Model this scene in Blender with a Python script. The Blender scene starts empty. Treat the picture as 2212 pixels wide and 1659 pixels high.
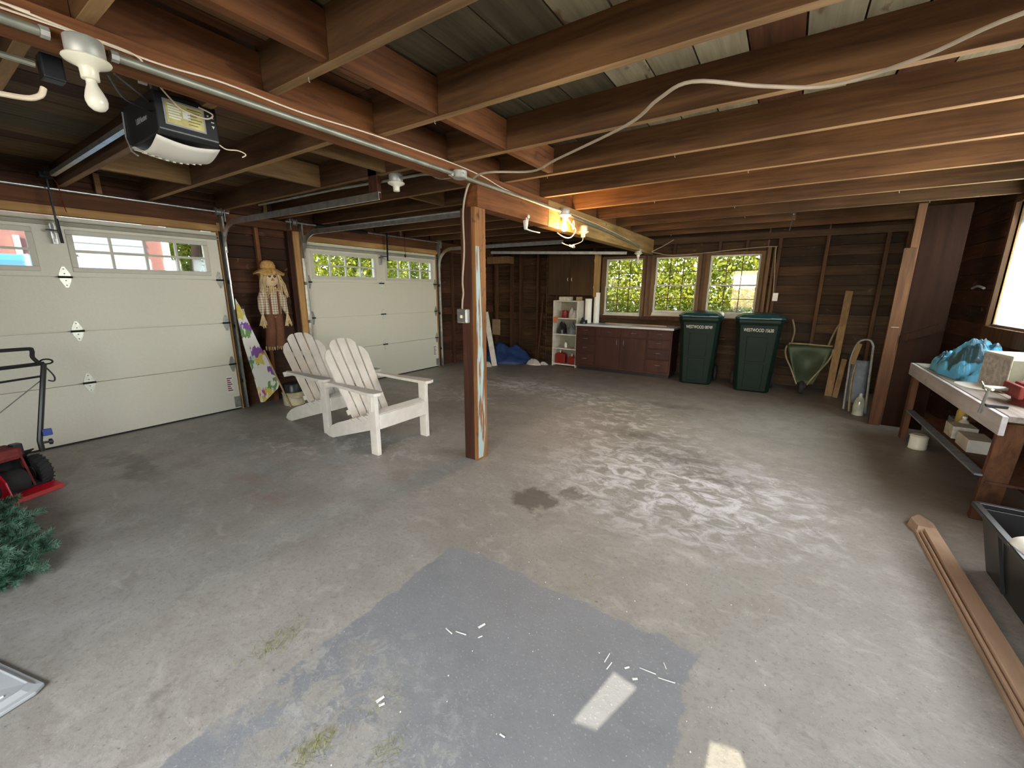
import bpy, bmesh, math, random
from mathutils import Vector, Matrix, noise
random.seed(11)
C = bpy.context.scene.collection
SC = bpy.context.scene
PI = math.pi

# ------------------------------------------------------------------ camera
CAM = Vector((0, 0, 1.42))
p, y, r = .22456, -.5831, .00412
fw = Vector((math.sin(y)*math.cos(p), math.cos(y)*math.cos(p), -math.sin(p)))
rt = Vector((math.cos(y), -math.sin(y), 0)); up = rt.cross(fw)
rt2 = math.cos(r)*rt + math.sin(r)*up; up2 = -math.sin(r)*rt + math.cos(r)*up
cd = bpy.data.cameras.new('camera'); cam = bpy.data.objects.new('camera', cd); C.objects.link(cam)
cam.matrix_world = Matrix(((rt2.x, up2.x, -fw.x, CAM.x), (rt2.y, up2.y, -fw.y, CAM.y), (rt2.z, up2.z, -fw.z, CAM.z), (0, 0, 0, 1)))
cd.sensor_fit = 'HORIZONTAL'; cd.sensor_width = 36; cd.lens = 884.7/2212*36; cd.clip_start = .02
SC.camera = cam

# ------------------------------------------------------------------ world, sun, daylight
w = bpy.data.worlds.new('sky'); SC.world = w; w.use_nodes = True
nt = w.node_tree; bg = nt.nodes['Background']
sky = nt.nodes.new('ShaderNodeTexSky'); sky.sky_type = 'NISHITA'; sky.sun_disc = False
SUN_EL = math.radians(33); SUN_DIR = Vector((-.30, .95, 0)).normalized()
sky.sun_elevation = SUN_EL; sky.sun_rotation = math.atan2(-SUN_DIR.x, -SUN_DIR.y)
nt.links.new(sky.outputs[0], bg.inputs[0]); bg.inputs[1].default_value = .55
sd = bpy.data.lights.new('sun', 'SUN'); sd.energy = 6.5; sd.angle = .003; sd.color = (1, .90, .70)
sun = bpy.data.objects.new('sun', sd); C.objects.link(sun)
SUN3 = Vector((SUN_DIR.x*math.cos(SUN_EL), SUN_DIR.y*math.cos(SUN_EL), -math.sin(SUN_EL)))
sun.rotation_euler = (-SUN3).to_track_quat('Z', 'Y').to_euler()
def area(name, loc, direction, sx, sy, e, col):
    l = bpy.data.lights.new(name, 'AREA'); l.shape = 'RECTANGLE'; l.size = sx; l.size_y = sy; l.energy = e; l.color = col
    o = bpy.data.objects.new(name, l); C.objects.link(o); o.location = loc
    o.rotation_euler = (-Vector(direction)).to_track_quat('Z', 'Y').to_euler(); return o
area('daylight_at_rear_opening', (-.2, -1.72, 1.75), (0, .62, -.78), 3.0, .7, 85, (.96, .98, 1))
area('daylight_at_side_opening', (1.80, 2.95, 1.62), (-1, -.22, -.10), 2.5, .95, 68, (.97, .98, 1))
area('daylight_behind_dusty_window', (1.92, 5.05, 1.68), (-1, -.12, -.55), 1.2, 1.0, 130, (.90, .96, 1))
SC.view_settings.view_transform = 'Standard'; SC.view_settings.look = 'None'
SC.view_settings.exposure = 0.62; SC.view_settings.gamma = 1; SC.view_settings.use_curve_mapping = False

# ------------------------------------------------------------------ mesh helper
class MB:
    def __init__(s): s.v = []; s.f = []
    def add(s, vs, fs):
        n = len(s.v); s.v += [Vector(v) for v in vs]; s.f += [[i+n for i in f] for f in fs]; return s
    def box(s, x0, y0, z0, x1, y1, z1):
        return s.add([(x0,y0,z0),(x1,y0,z0),(x1,y1,z0),(x0,y1,z0),(x0,y0,z1),(x1,y0,z1),(x1,y1,z1),(x0,y1,z1)],
                     [(0,3,2,1),(4,5,6,7),(0,1,5,4),(1,2,6,5),(2,3,7,6),(3,0,4,7)])
    def bar(s, a, b, w_, h_, upv=(0,0,1), w2=None, h2=None):
        a = Vector(a); b = Vector(b); d = (b-a).normalized(); u = Vector(upv)
        if abs(d.dot(u)) > .98: u = Vector((1,0,0))
        sd_ = d.cross(u).normalized(); u = sd_.cross(d).normalized(); w2 = w2 or w_; h2 = h2 or h_
        vs = [q + sd_*i*ww/2 + u*j*hh/2 for q, ww, hh in ((a, w_, h_), (b, w2, h2)) for i, j in ((-1,-1),(1,-1),(1,1),(-1,1))]
        return s.add(vs, [(0,3,2,1),(4,5,6,7),(0,1,5,4),(1,2,6,5),(2,3,7,6),(3,0,4,7)][::1])
    def tube(s, pts, r_, n=8, caps=True):
        pts = [Vector(q) for q in pts]; rs = r_ if isinstance(r_, (list, tuple)) else [r_]*len(pts)
        rings = []; pu = None
        for i, q in enumerate(pts):
            d = (pts[min(i+1, len(pts)-1)] - pts[max(i-1, 0)]).normalized()
            if pu is None:
                pu = Vector((0,0,1)) if abs(d.z) < .9 else Vector((1,0,0))
            a = d.cross(pu)
            if a.length < 1e-4: a = d.orthogonal()
            a.normalize(); b = a.cross(d).normalized(); pu = b
            rings.append([q + (a*math.cos(t) + b*math.sin(t))*rs[i] for t in [2*PI*k/n for k in range(n)]])
        vs = [v for ring in rings for v in ring]; fs = []
        for i in range(len(pts)-1):
            for k in range(n):
                fs.append((i*n+k, i*n+(k+1) % n, (i+1)*n+(k+1) % n, (i+1)*n+k))
        if caps: fs += [tuple(range(n-1, -1, -1)), tuple(range((len(pts)-1)*n, len(pts)*n))]
        return s.add(vs, fs)
    def lathe(s, prof, o=(0,0,0), ax=(0,0,1), n=20, sx=1, sy=1, ph=0):
        o = Vector(o); q = Vector((0,0,1)).rotation_difference(Vector(ax).normalized())
        vs = []; fs = []
        for rr, z in prof:
            for k in range(n):
                t = 2*PI*k/n + ph; vs.append(o + q @ Vector((rr*math.cos(t)*sx, rr*math.sin(t)*sy, z)))
        for i in range(len(prof)-1):
            for k in range(n):
                fs.append((i*n+k, i*n+(k+1) % n, (i+1)*n+(k+1) % n, (i+1)*n+k))
        fs += [tuple(range(n-1, -1, -1)), tuple(range((len(prof)-1)*n, len(prof)*n))]
        return s.add(vs, fs)
    def prism(s, poly, fn0, fn1):
        n = len(poly); vs = [fn0(*q) for q in poly] + [fn1(*q) for q in poly]
        fs = [tuple(range(n-1, -1, -1)), tuple(range(n, 2*n))] + [(i, (i+1) % n, n+(i+1) % n, n+i) for i in range(n)]
        return s.add(vs, fs)
    def grid(s, nu, nv, fn, thick=0):
        vs = [Vector(fn(i/nu, j/nv)) for i in range(nu+1) for j in range(nv+1)]
        fs = [(i*(nv+1)+j, (i+1)*(nv+1)+j, (i+1)*(nv+1)+j+1, i*(nv+1)+j+1) for i in range(nu) for j in range(nv)]
        return s.add(vs, fs)
    def xf(s, M):
        s.v = [M @ v for v in s.v]; return s
    def build(s, name, m, parent=None, smooth=False, bevel=0, solid=0, subsurf=0, world=True):
        org = Vector((0,0,0))
        if parent is not None and world: org = wloc(parent)
        me = bpy.data.meshes.new(name); me.from_pydata([v-org for v in s.v], [], s.f)
        bm = bmesh.new(); bm.from_mesh(me); bmesh.ops.recalc_face_normals(bm, faces=bm.faces); bm.to_mesh(me); bm.free()
        if smooth:
            me.polygons.foreach_set('use_smooth', [True]*len(me.polygons))
            try: me.set_sharp_from_angle(angle=math.radians(40))
            except Exception: pass
        me.materials.append(m); me.update()
        o = bpy.data.objects.new(name, me); C.objects.link(o)
        if parent is not None: o.parent = parent
        if solid: q = o.modifiers.new('s', 'SOLIDIFY'); q.thickness = solid; q.offset = 0
        if bevel: q = o.modifiers.new('b', 'BEVEL'); q.width = bevel; q.segments = 2; q.limit_method = 'ANGLE'
        if subsurf: q = o.modifiers.new('u', 'SUBSURF'); q.levels = subsurf; q.render_levels = subsurf
        return o
def pale_lit_edge(o, m):
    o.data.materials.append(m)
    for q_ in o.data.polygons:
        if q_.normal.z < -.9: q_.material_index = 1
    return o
def wloc(o):
    l = Vector((0,0,0))
    while o is not None: l = l + Vector(o.location); o = o.parent
    return l
def tag(o, label, cat, group=None, kind=None):
    o['label'] = label; o['category'] = cat
    if group: o['group'] = group
    if kind: o['kind'] = kind
    return o
def thing(name, label, cat, loc=(0,0,0), group=None, kind=None):
    o = bpy.data.objects.new(name, None); C.objects.link(o); o.location = loc; o.empty_display_size = .1
    return tag(o, label, cat, group, kind)
def one(mb, name, m, label, cat, loc=None, group=None, kind=None, **k):
    """a thing that is a single mesh, origin at its base"""
    o = mb.build(name, m, None, **k)
    return tag(o, label, cat, group, kind)
def meshify(o, name, m):
    dg = bpy.context.evaluated_depsgraph_get(); me = bpy.data.meshes.new_from_object(o.evaluated_get(dg)); me.name = name; me.materials.clear(); me.materials.append(m)
    n = bpy.data.objects.new(name, me); C.objects.link(n); n.parent = o.parent; n.matrix_local = o.matrix_local.copy(); o.name = 'tmp'; bpy.data.objects.remove(o); n.name = name; return n
def text(name, body, m, parent, size, loc, xdir, ydir, sx=1):
    cu = bpy.data.curves.new(name, 'FONT'); cu.body = body; cu.size = size; cu.align_x = 'CENTER'; cu.align_y = 'CENTER'; cu.extrude = .001
    cu.materials.append(m); o = bpy.data.objects.new(name, cu); C.objects.link(o); o.parent = parent
    X = Vector(xdir).normalized(); Y = Vector(ydir).normalized(); Z = X.cross(Y)
    o.matrix_local = Matrix.Translation(Vector(loc)-wloc(parent)) @ Matrix((X, Y, Z)).transposed().to_4x4() @ Matrix.Diagonal((sx, 1, 1, 1))
    return meshify(o, name, m)
def smoothpts(pts, k=6):
    pts = [Vector(q) for q in pts]; out = []
    for i in range(len(pts)-1):
        a = pts[max(i-1,0)]; b = pts[i]; c = pts[i+1]; d = pts[min(i+2, len(pts)-1)]
        for j in range(k):
            t = j/k; out.append(.5*((2*b)+(-a+c)*t+(2*a-5*b+4*c-d)*t*t+(-a+3*b-3*c+d)*t**3))
    return out + [pts[-1]]

# ------------------------------------------------------------------ materials
def newm(name):
    m = bpy.data.materials.new(name); m.use_nodes = True; return m, m.node_tree, m.node_tree.nodes['Principled BSDF']
def N(nt_, t, **k):
    n = nt_.nodes.new(t)
    for a, b in k.items(): setattr(n, a, b)
    return n
def rgba(c): return (c[0], c[1], c[2], 1)
def plain(name, c, rough=.6, metal=0, bump=0, var=.12, scale=12, emit=None, spec=None):
    m, t, b = newm(name); co = N(t, 'ShaderNodeTexCoord'); no = N(t, 'ShaderNodeTexNoise'); no.inputs['Scale'].default_value = scale; no.inputs['Detail'].default_value = 6
    t.links.new(co.outputs['Object'], no.inputs['Vector'])
    r_ = N(t, 'ShaderNodeValToRGB'); e = r_.color_ramp.elements
    e[0].position = .3; e[1].position = .7; e[0].color = rgba([q*(1-var) for q in c]); e[1].color = rgba([min(1, q*(1+var)) for q in c])
    t.links.new(no.outputs['Fac'], r_.inputs[0]); t.links.new(r_.outputs[0], b.inputs['Base Color'])
    b.inputs['Roughness'].default_value = rough; b.inputs['Metallic'].default_value = metal
    if spec is not None: b.inputs['Specular IOR Level'].default_value = spec
    if bump:
        bu = N(t, 'ShaderNodeBump'); bu.inputs['Strength'].default_value = bump; bu.inputs['Distance'].default_value = .01
        t.links.new(no.outputs['Fac'], bu.inputs['Height']); t.links.new(bu.outputs[0], b.inputs['Normal'])
    if emit: b.inputs['Emission Color'].default_value = rgba(emit[0]); b.inputs['Emission Strength'].default_value = emit[1]
    return m
def wood(name, dark, light, ax='x', rough=.75, tone=.35, grain=1.0, stain=None, bump=.25):
    m, t, b = newm(name); co = N(t, 'ShaderNodeTexCoord'); mp = N(t, 'ShaderNodeMapping'); oi = N(t, 'ShaderNodeObjectInfo')
    s = {'x': (.7, 11, 11), 'y': (11, .7, 11), 'z': (11, 11, .7)}[ax]; mp.inputs['Scale'].default_value = [q*grain for q in s]
    add = N(t, 'ShaderNodeVectorMath', operation='ADD'); sc = N(t, 'ShaderNodeVectorMath', operation='SCALE'); sc.inputs['Scale'].default_value = 37
    cmb = N(t, 'ShaderNodeCombineXYZ')
    for i in range(3): t.links.new(oi.outputs['Random'], cmb.inputs[i])
    t.links.new(cmb.outputs[0], sc.inputs[0]); t.links.new(co.outputs['Object'], add.inputs[0]); t.links.new(sc.outputs[0], add.inputs[1])
    t.links.new(add.outputs[0], mp.inputs[0])
    no = N(t, 'ShaderNodeTexNoise'); no.inputs['Scale'].default_value = 2.2; no.inputs['Detail'].default_value = 8; no.inputs['Roughness'].default_value = .62; no.inputs['Distortion'].default_value = .6
    t.links.new(mp.outputs[0], no.inputs['Vector'])
    r_ = N(t, 'ShaderNodeValToRGB'); e = r_.color_ramp.elements
    e[0].position = .28; e[1].position = .72; e[0].color = rgba(dark); e[1].color = rgba(light)
    t.links.new(no.outputs['Fac'], r_.inputs[0])
    # broad blotches
    n2 = N(t, 'ShaderNodeTexNoise'); n2.inputs['Scale'].default_value = 1.7; n2.inputs['Detail'].default_value = 4
    t.links.new(add.outputs[0], n2.inputs['Vector'])
    mr = N(t, 'ShaderNodeMapRange'); mr.inputs['From Min'].default_value = .3; mr.inputs['From Max'].default_value = .75; mr.inputs['To Min'].default_value = 1.15; mr.inputs['To Max'].default_value = .65
    t.links.new(n2.outputs['Fac'], mr.inputs[0])
    mr2 = N(t, 'ShaderNodeMapRange'); mr2.inputs['To Min'].default_value = 1-tone; mr2.inputs['To Max'].default_value = 1+tone; t.links.new(oi.outputs['Random'], mr2.inputs[0])
    mu = N(t, 'ShaderNodeMath', operation='MULTIPLY'); t.links.new(mr.outputs[0], mu.inputs[0]); t.links.new(mr2.outputs[0], mu.inputs[1])
    vm = N(t, 'ShaderNodeVectorMath', operation='SCALE'); t.links.new(r_.outputs[0], vm.inputs[0]); t.links.new(mu.outputs[0], vm.inputs['Scale'])
    out = vm.outputs[0]
    if stain:
        n3 = N(t, 'ShaderNodeTexNoise'); n3.inputs['Scale'].default_value = 5; n3.inputs['Detail'].default_value = 5; n3.inputs['Distortion'].default_value = 1.5
        m3 = N(t, 'ShaderNodeMapping'); m3.inputs['Scale'].default_value = [1.6 if q > 1 else .8 for q in s]
        t.links.new(add.outputs[0], m3.inputs[0]); t.links.new(m3.outputs[0], n3.inputs['Vector'])
        r3 = N(t, 'ShaderNodeMapRange'); r3.inputs['From Min'].default_value = stain[1]; r3.inputs['From Max'].default_value = stain[1]+.1; t.links.new(n3.outputs['Fac'], r3.inputs[0])
        mx = N(t, 'ShaderNodeMix', data_type='RGBA'); t.links.new(r3.outputs[0], mx.inputs[0]); t.links.new(out, mx.inputs[6]); mx.inputs[7].default_value = rgba(stain[0]); out = mx.outputs[2]
    t.links.new(out, b.inputs['Base Color']); b.inputs['Roughness'].default_value = rough; b.inputs['Specular IOR Level'].default_value = .3
    if bump:
        bu = N(t, 'ShaderNodeBump'); bu.inputs['Strength'].default_value = bump; bu.inputs['Distance'].default_value = .006
        t.links.new(no.outputs['Fac'], bu.inputs['Height']); t.links.new(bu.outputs[0], b.inputs['Normal'])
    return m
RED_D, RED_L = (.050,.020,.006), (.150,.066,.019)
M = {}
M['joist'] = wood('joist_wood', RED_D, RED_L, 'x', tone=.25)
M['joist_lit_edge'] = wood('joist_pale_lit_edge', (.20,.105,.04), (.42,.26,.115), 'x', tone=.25)  # paler, cleaner undersides, with bounce light from the floor painted in too
M['beam_pale'] = wood('beam_pale_wood', (.26,.14,.04), (.52,.33,.12), 'y', tone=.1, stain=((.16,.08,.025), .64))
M['beam'] = wood('beam_wood', (.11,.035,.010), (.29,.11,.033), 'y', tone=.2, stain=((.10,.035,.012), .62))
M['post'] = wood('post_wood', (.028,.010,.006), (.075,.026,.013), 'z', tone=.15)
M['pl_grey'] = wood('plank_grey', (.065,.052,.028), (.15,.12,.068), 'y', tone=.2)
M['pl_pale'] = wood('plank_pale', (.24,.20,.115), (.44,.38,.24), 'y', tone=.15, stain=((.16,.10,.055), .6))
M['pl_brown'] = wood('plank_brown', (.05,.018,.008), (.14,.055,.02), 'y', tone=.25)
M['pl_tan'] = wood('plank_tan', (.11,.06,.025), (.24,.145,.065), 'y', tone=.25)
M['sheath_x'] = wood('sheathing_x', (.022,.011,.005), (.095,.050,.022), 'x', tone=.4, stain=((.17,.10,.06), .66))
M['sheath_y'] = wood('sheathing_y', (.03,.012,.007), (.10,.042,.02), 'y', tone=.4, stain=((.20,.11,.065), .64))
M['stud'] = wood('stud_wood', (.045,.02,.009), (.13,.062,.028), 'z', tone=.25)
M['pine'] = wood('new_pine_y', (.36,.19,.065), (.62,.38,.15), 'y', tone=.1)
M['pine_z'] = wood('new_pine_z', (.36,.19,.065), (.62,.38,.15), 'z', tone=.1)
M['header'] = wood('header_wood', (.08,.03,.012), (.20,.085,.035), 'y', tone=.2)
M['corner_wood'] = wood('corner_post_wood', (.055,.021,.009), (.13,.056,.022), 'z', tone=.1)
M['ply'] = wood('plywood_dark', (.013,.006,.004), (.032,.014,.009), 'z', rough=.95, tone=.05, grain=.4)
M['ply'].node_tree.nodes['Principled BSDF'].inputs['Specular IOR Level'].default_value = .08
M['cabinet'] = wood('cabinet_brown', (.038,.013,.008), (.075,.026,.016), 'z', rough=.5, tone=.05, grain=.5, bump=.1, stain=((.12,.06,.045), .72))
M['wallcab'] = wood('wall_cabinet_brown', (.035,.018,.007), (.075,.04,.016), 'z', rough=.5, tone=.05, grain=.5, bump=.05)
M['casing'] = wood('window_casing', (.09,.05,.02), (.20,.12,.055), 'z', tone=.1)
M['tanboard'] = wood('tan_board', (.42,.28,.185), (.62,.44,.31), 'y', tone=.05, grain=.5, bump=.05)
M['oldboard'] = wood('old_board', (.16,.09,.035), (.33,.20,.09), 'z', tone=.1)
M['benchleg'] = wood('bench_leg', (.06,.024,.012), (.17,.075,.035), 'z', tone=.1)
M['benchtop'] = wood('bench_top', (.16,.13,.11), (.33,.29,.25), 'y', tone=.05)
M['apron'] = wood('bench_apron', (.33,.31,.31), (.58,.56,.56), 'y', tone=.05, stain=((.22,.20,.21), .66), grain=.5)
M['chair'] = plain('white_chair_paint', (.74,.71,.65), .55, var=.10, scale=9, bump=.15)
M['door'] = plain('garage_door_white', (.74,.72,.59), .42, var=.02, scale=60, bump=.12)
M['doorframe'] = plain('garage_door_frame', (.66,.64,.53), .5, var=.04)
M['galv'] = plain('galvanised_steel', (.62,.63,.60), .32, .9, var=.18, scale=18)
M['galvdull'] = plain('dull_galvanised', (.36,.36,.33), .5, .7, var=.2, scale=14)
M['strut'] = plain('door_strut_metal', (.42,.41,.32), .65, .3)
M['zinc'] = plain('zinc_hinge', (.80,.82,.68), .35, .3, var=.12, scale=40)
M['darkmetal'] = plain('dark_metal', (.03,.03,.032), .45, .6)
M['black'] = plain('black_plastic', (.018,.019,.020), .35)
M['blackrub'] = plain('black_rubber', (.02,.02,.02), .8, bump=.3)
M['white'] = plain('white_plastic', (.80,.80,.76), .4, var=.03)
M['cream'] = plain('cream_ceramic', (.78,.74,.58), .3, var=.03)
M['bulb'] = plain('unlit_bulb', (.80,.77,.64), .18, var=.02)
M['lit'] = plain('lit_bulb', (1,.9,.6), .3, emit=((1,.74,.32), 22))
M['wire'] = plain('white_wire', (.80,.66,.48), .5)
M['cable'] = plain('grey_cable', (.42,.34,.24), .6)
M['conduit'] = plain('conduit_metal', (.30,.30,.23), .45, .5, var=.2)
M['bxgrey'] = plain('junction_grey', (.46,.46,.40), .5, .4, var=.15)
M['bin'] = plain('bin_green', (.004,.014,.009), .55, var=.2, scale=5, spec=.25)
M['binlid'] = plain('bin_lid_green', (.02,.07,.08), .22, var=.1)
M['letter'] = plain('white_lettering', (.70,.70,.62), .5)
M['lettergrey'] = plain('grey_lettering', (.30,.30,.30), .5)
M['red'] = plain('red_paint', (.42,.008,.02), .3, var=.1)
M['redcan'] = plain('red_can', (.20,.012,.008), .4)
M['redrust'] = plain('red_rusty_iron', (.17,.022,.018), .75, bump=.8, var=.3)
M['bluecloth'] = plain('dark_blue_tarp', (.018,.045,.14), .5, var=.25, bump=.3)
M['counter'] = plain('counter_laminate', (.55,.55,.56), .35, var=.12, scale=4)
M['shelfwhite'] = plain('white_shelf_paint', (.62,.58,.50), .5)
M['paperroll'] = plain('white_roll', (.85,.85,.78), .6, var=.03)
M['barrow'] = plain('wheelbarrow_green', (.045,.065,.03), .55, .2, var=.35, scale=5)
M['barrowframe'] = plain('barrow_tubes', (.32,.25,.13), .5, .3, var=.3)
M['straw'] = plain('raffia', (.74,.58,.32), .8, var=.2, scale=40)
M['hat'] = plain('straw_hat', (.62,.36,.12), .8, var=.25, scale=50, bump=.6)
M['burlap'] = plain('burlap_face', (.78,.62,.38), .85, var=.1, scale=60)
M['eye'] = plain('eye_black', (.01,.01,.01), .3)
M['nose'] = plain('nose_orange', (.62,.16,.04), .6)
M['overall'] = plain('brown_overalls', (.17,.07,.035), .9, var=.15, scale=30, bump=.3)
M['bucket'] = plain('dirty_bucket', (.58,.53,.36), .6, var=.35, scale=9)
M['debris'] = plain('pale_debris', (.50,.46,.42), .9, bump=.8)
M['cardboard'] = plain('cardboard', (.42,.30,.17), .8)
M['lightcard'] = plain('light_carton', (.55,.52,.42), .7, var=.3, scale=25)
M['glassjug'] = plain('clear_jug', (.42,.42,.34), .12, var=.3, scale=8)
M['yellow'] = plain('yellow_plastic', (.50,.36,.07), .5)
M['strap'] = plain('blue_grey_strap', (.16,.18,.21), .7, var=.3)
M['tray'] = plain('grey_plastic_tray', (.42,.45,.47), .35, var=.05)
M['needle'] = plain('green_needles', (.045,.13,.075), .6, var=.5, scale=25)
M['needle2'] = plain('pale_green_needles', (.11,.22,.15), .6, var=.4, scale=25)
M['twig'] = plain('twig', (.10,.06,.03), .9)
M['chaff'] = plain('dry_grass', (.26,.27,.11), .9, var=.4, scale=50)
M['flake'] = plain('paint_flake', (.85,.85,.82), .7)
M['leaf'] = None

def leafm(name, a, b_):
    m, t, b = newm(name); co = N(t, 'ShaderNodeTexCoord'); no = N(t, 'ShaderNodeTexNoise'); no.inputs['Scale'].default_value = 3.5; no.inputs['Detail'].default_value = 5
    t.links.new(co.outputs['Object'], no.inputs['Vector']); r_ = N(t, 'ShaderNodeValToRGB'); e = r_.color_ramp.elements
    e[0].position = .35; e[1].position = .65; e[0].color = rgba(a); e[1].color = rgba(b_)
    t.links.new(no.outputs['Fac'], r_.inputs[0]); t.links.new(r_.outputs[0], b.inputs['Base Color']); b.inputs['Roughness'].default_value = .6
    tr = N(t, 'ShaderNodeBsdfTranslucent'); t.links.new(r_.outputs[0], tr.inputs[0]); mx = N(t, 'ShaderNodeMixShader'); mx.inputs[0].default_value = .45
    o = t.nodes['Material Output']; t.links.new(b.outputs[0], mx.inputs[1]); t.links.new(tr.outputs[0], mx.inputs[2]); t.links.new(mx.outputs[0], o.inputs[0]); return m
M['leaf'] = leafm('sunlit_leaf', (.14,.20,.012), (.50,.52,.06))
def glass():
    m, t, b = newm('window_glass'); t.nodes.remove(b); tr = N(t, 'ShaderNodeBsdfTransparent'); gl = N(t, 'ShaderNodeBsdfGlossy'); gl.inputs['Roughness'].default_value = .03
    mx = N(t, 'ShaderNodeMixShader'); mx.inputs[0].default_value = .05; t.links.new(tr.outputs[0], mx.inputs[1]); t.links.new(gl.outputs[0], mx.inputs[2])
    t.links.new(mx.outputs[0], t.nodes['Material Output'].inputs[0]); return m
M['glass'] = glass()
def dirty():
    m, t, b = newm('dirty_translucent_pane'); t.nodes.remove(b); co = N(t, 'ShaderNodeTexCoord')
    no = N(t, 'ShaderNodeTexNoise'); no.inputs['Scale'].default_value = 20; no.inputs['Detail'].default_value = 8; no.inputs['Roughness'].default_value = .7
    t.links.new(co.outputs['Object'], no.inputs['Vector']); sx = N(t, 'ShaderNodeSeparateXYZ'); t.links.new(co.outputs['Object'], sx.inputs[0])
    # specks get denser towards the sill
    mr = N(t, 'ShaderNodeMapRange'); mr.inputs['From Min'].default_value = 1.13; mr.inputs['From Max'].default_value = 1.75; mr.inputs['To Min'].default_value = .56; mr.inputs['To Max'].default_value = .72
    t.links.new(sx.outputs[2], mr.inputs[0]); sub = N(t, 'ShaderNodeMath', operation='SUBTRACT'); t.links.new(no.outputs['Fac'], sub.inputs[0]); t.links.new(mr.outputs[0], sub.inputs[1])
    m2 = N(t, 'ShaderNodeMapRange'); m2.inputs['From Min'].default_value = 0; m2.inputs['From Max'].default_value = .03; t.links.new(sub.outputs[0], m2.inputs[0])
    mc = N(t, 'ShaderNodeMix', data_type='RGBA'); t.links.new(m2.outputs[0], mc.inputs[0]); mc.inputs[6].default_value = (.50,.53,.51,1); mc.inputs[7].default_value = (.11,.12,.11,1)
    tr = N(t, 'ShaderNodeBsdfTranslucent'); t.links.new(mc.outputs[2], tr.inputs[0]); tp = N(t, 'ShaderNodeBsdfTransparent'); t.links.new(mc.outputs[2], tp.inputs[0])
    mx = N(t, 'ShaderNodeMixShader'); mx.inputs[0].default_value = .06; t.links.new(tr.outputs[0], mx.inputs[1]); t.links.new(tp.outputs[0], mx.inputs[2]); t.links.new(mx.outputs[0], t.nodes['Material Output'].inputs[0]); return m
M['dirty'] = dirty()
def tarpm():
    m, t, b = newm('blue_tarp'); co = N(t, 'ShaderNodeTexCoord'); no = N(t, 'ShaderNodeTexNoise'); no.inputs['Scale'].default_value = 4.2; no.inputs['Detail'].default_value = 3
    t.links.new(co.outputs['Object'], no.inputs['Vector']); r_ = N(t, 'ShaderNodeValToRGB'); e = r_.color_ramp.elements
    e[0].position = .46; e[1].position = .50; e[0].color = (.04,.10,.14,1); e[1].color = (.12,.47,.78,1); t.links.new(no.outputs['Fac'], r_.inputs[0]); t.links.new(r_.outputs[0], b.inputs['Base Color']); b.inputs['Roughness'].default_value = .35
    return m
M['tarp'] = tarpm()
def floral():
    m, t, b = newm('floral_cloth'); co = N(t, 'ShaderNodeTexCoord'); v = N(t, 'ShaderNodeTexVoronoi'); v.inputs['Scale'].default_value = 11; no = N(t, 'ShaderNodeTexNoise'); no.inputs['Scale'].default_value = 9; no.inputs['Detail'].default_value = 4
    ad = N(t, 'ShaderNodeMix', data_type='VECTOR'); ad.inputs[0].default_value = .12; t.links.new(co.outputs['Object'], ad.inputs[4]); t.links.new(no.outputs['Color'], ad.inputs[5]); t.links.new(ad.outputs[1], v.inputs['Vector'])
    sp = N(t, 'ShaderNodeSeparateColor'); t.links.new(v.outputs['Color'], sp.inputs[0]); r_ = N(t, 'ShaderNodeValToRGB'); r_.color_ramp.interpolation = 'CONSTANT'; cr = r_.color_ramp
    cols = [(0,(.80,.80,.74)),(.30,(.14,.30,.09)),(.42,(.55,.08,.26)),(.54,(.80,.79,.72)),(.66,(.22,.10,.38)),(.78,(.70,.56,.10)),(.86,(.45,.60,.50))]
    cr.elements[0].position = 0; cr.elements[0].color = rgba(cols[0][1]); cr.elements[1].position = cols[1][0]; cr.elements[1].color = rgba(cols[1][1])
    for pz, cc in cols[2:]:
        el = cr.elements.new(pz); el.color = rgba(cc)
    t.links.new(sp.outputs[0], r_.inputs[0])
    m2 = N(t, 'ShaderNodeMapRange'); m2.inputs['From Min'].default_value = .54; m2.inputs['From Max'].default_value = .60; t.links.new(no.outputs['Fac'], m2.inputs[0])
    mx = N(t, 'ShaderNodeMix', data_type='RGBA'); t.links.new(m2.outputs[0], mx.inputs[0]); t.links.new(r_.outputs[0], mx.inputs[6]); mx.inputs[7].default_value = (.80,.80,.74,1)
    t.links.new(mx.outputs[2], b.inputs['Base Color']); b.inputs['Roughness'].default_value = .8; return m
M['floral'] = floral()
def plaid():
    m, t, b = newm('plaid_cloth'); co = N(t, 'ShaderNodeTexCoord'); sp = N(t, 'ShaderNodeSeparateXYZ'); t.links.new(co.outputs['Object'], sp.inputs[0]); outs = []
    for i in (1, 2):
        mu = N(t, 'ShaderNodeMath', operation='MULTIPLY'); mu.inputs[1].default_value = 34; t.links.new(sp.outputs[i], mu.inputs[0]); f = N(t, 'ShaderNodeMath', operation='FRACT'); t.links.new(mu.outputs[0], f.inputs[0])
        g = N(t, 'ShaderNodeMath', operation='GREATER_THAN'); g.inputs[1].default_value = .5; t.links.new(f.outputs[0], g.inputs[0]); outs.append(g)
    ad = N(t, 'ShaderNodeMath', operation='ADD'); t.links.new(outs[0].outputs[0], ad.inputs[0]); t.links.new(outs[1].outputs[0], ad.inputs[1]); dv = N(t, 'ShaderNodeMath', operation='DIVIDE'); dv.inputs[1].default_value = 2; t.links.new(ad.outputs[0], dv.inputs[0])
    r_ = N(t, 'ShaderNodeValToRGB'); r_.color_ramp.elements[0].color = (.78,.70,.55,1); r_.color_ramp.elements[1].color = (.34,.24,.15,1); t.links.new(dv.outputs[0], r_.inputs[0]); t.links.new(r_.outputs[0], b.inputs['Base Color']); b.inputs['Roughness'].default_value = .9; return m
M['plaid'] = plaid()
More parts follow.
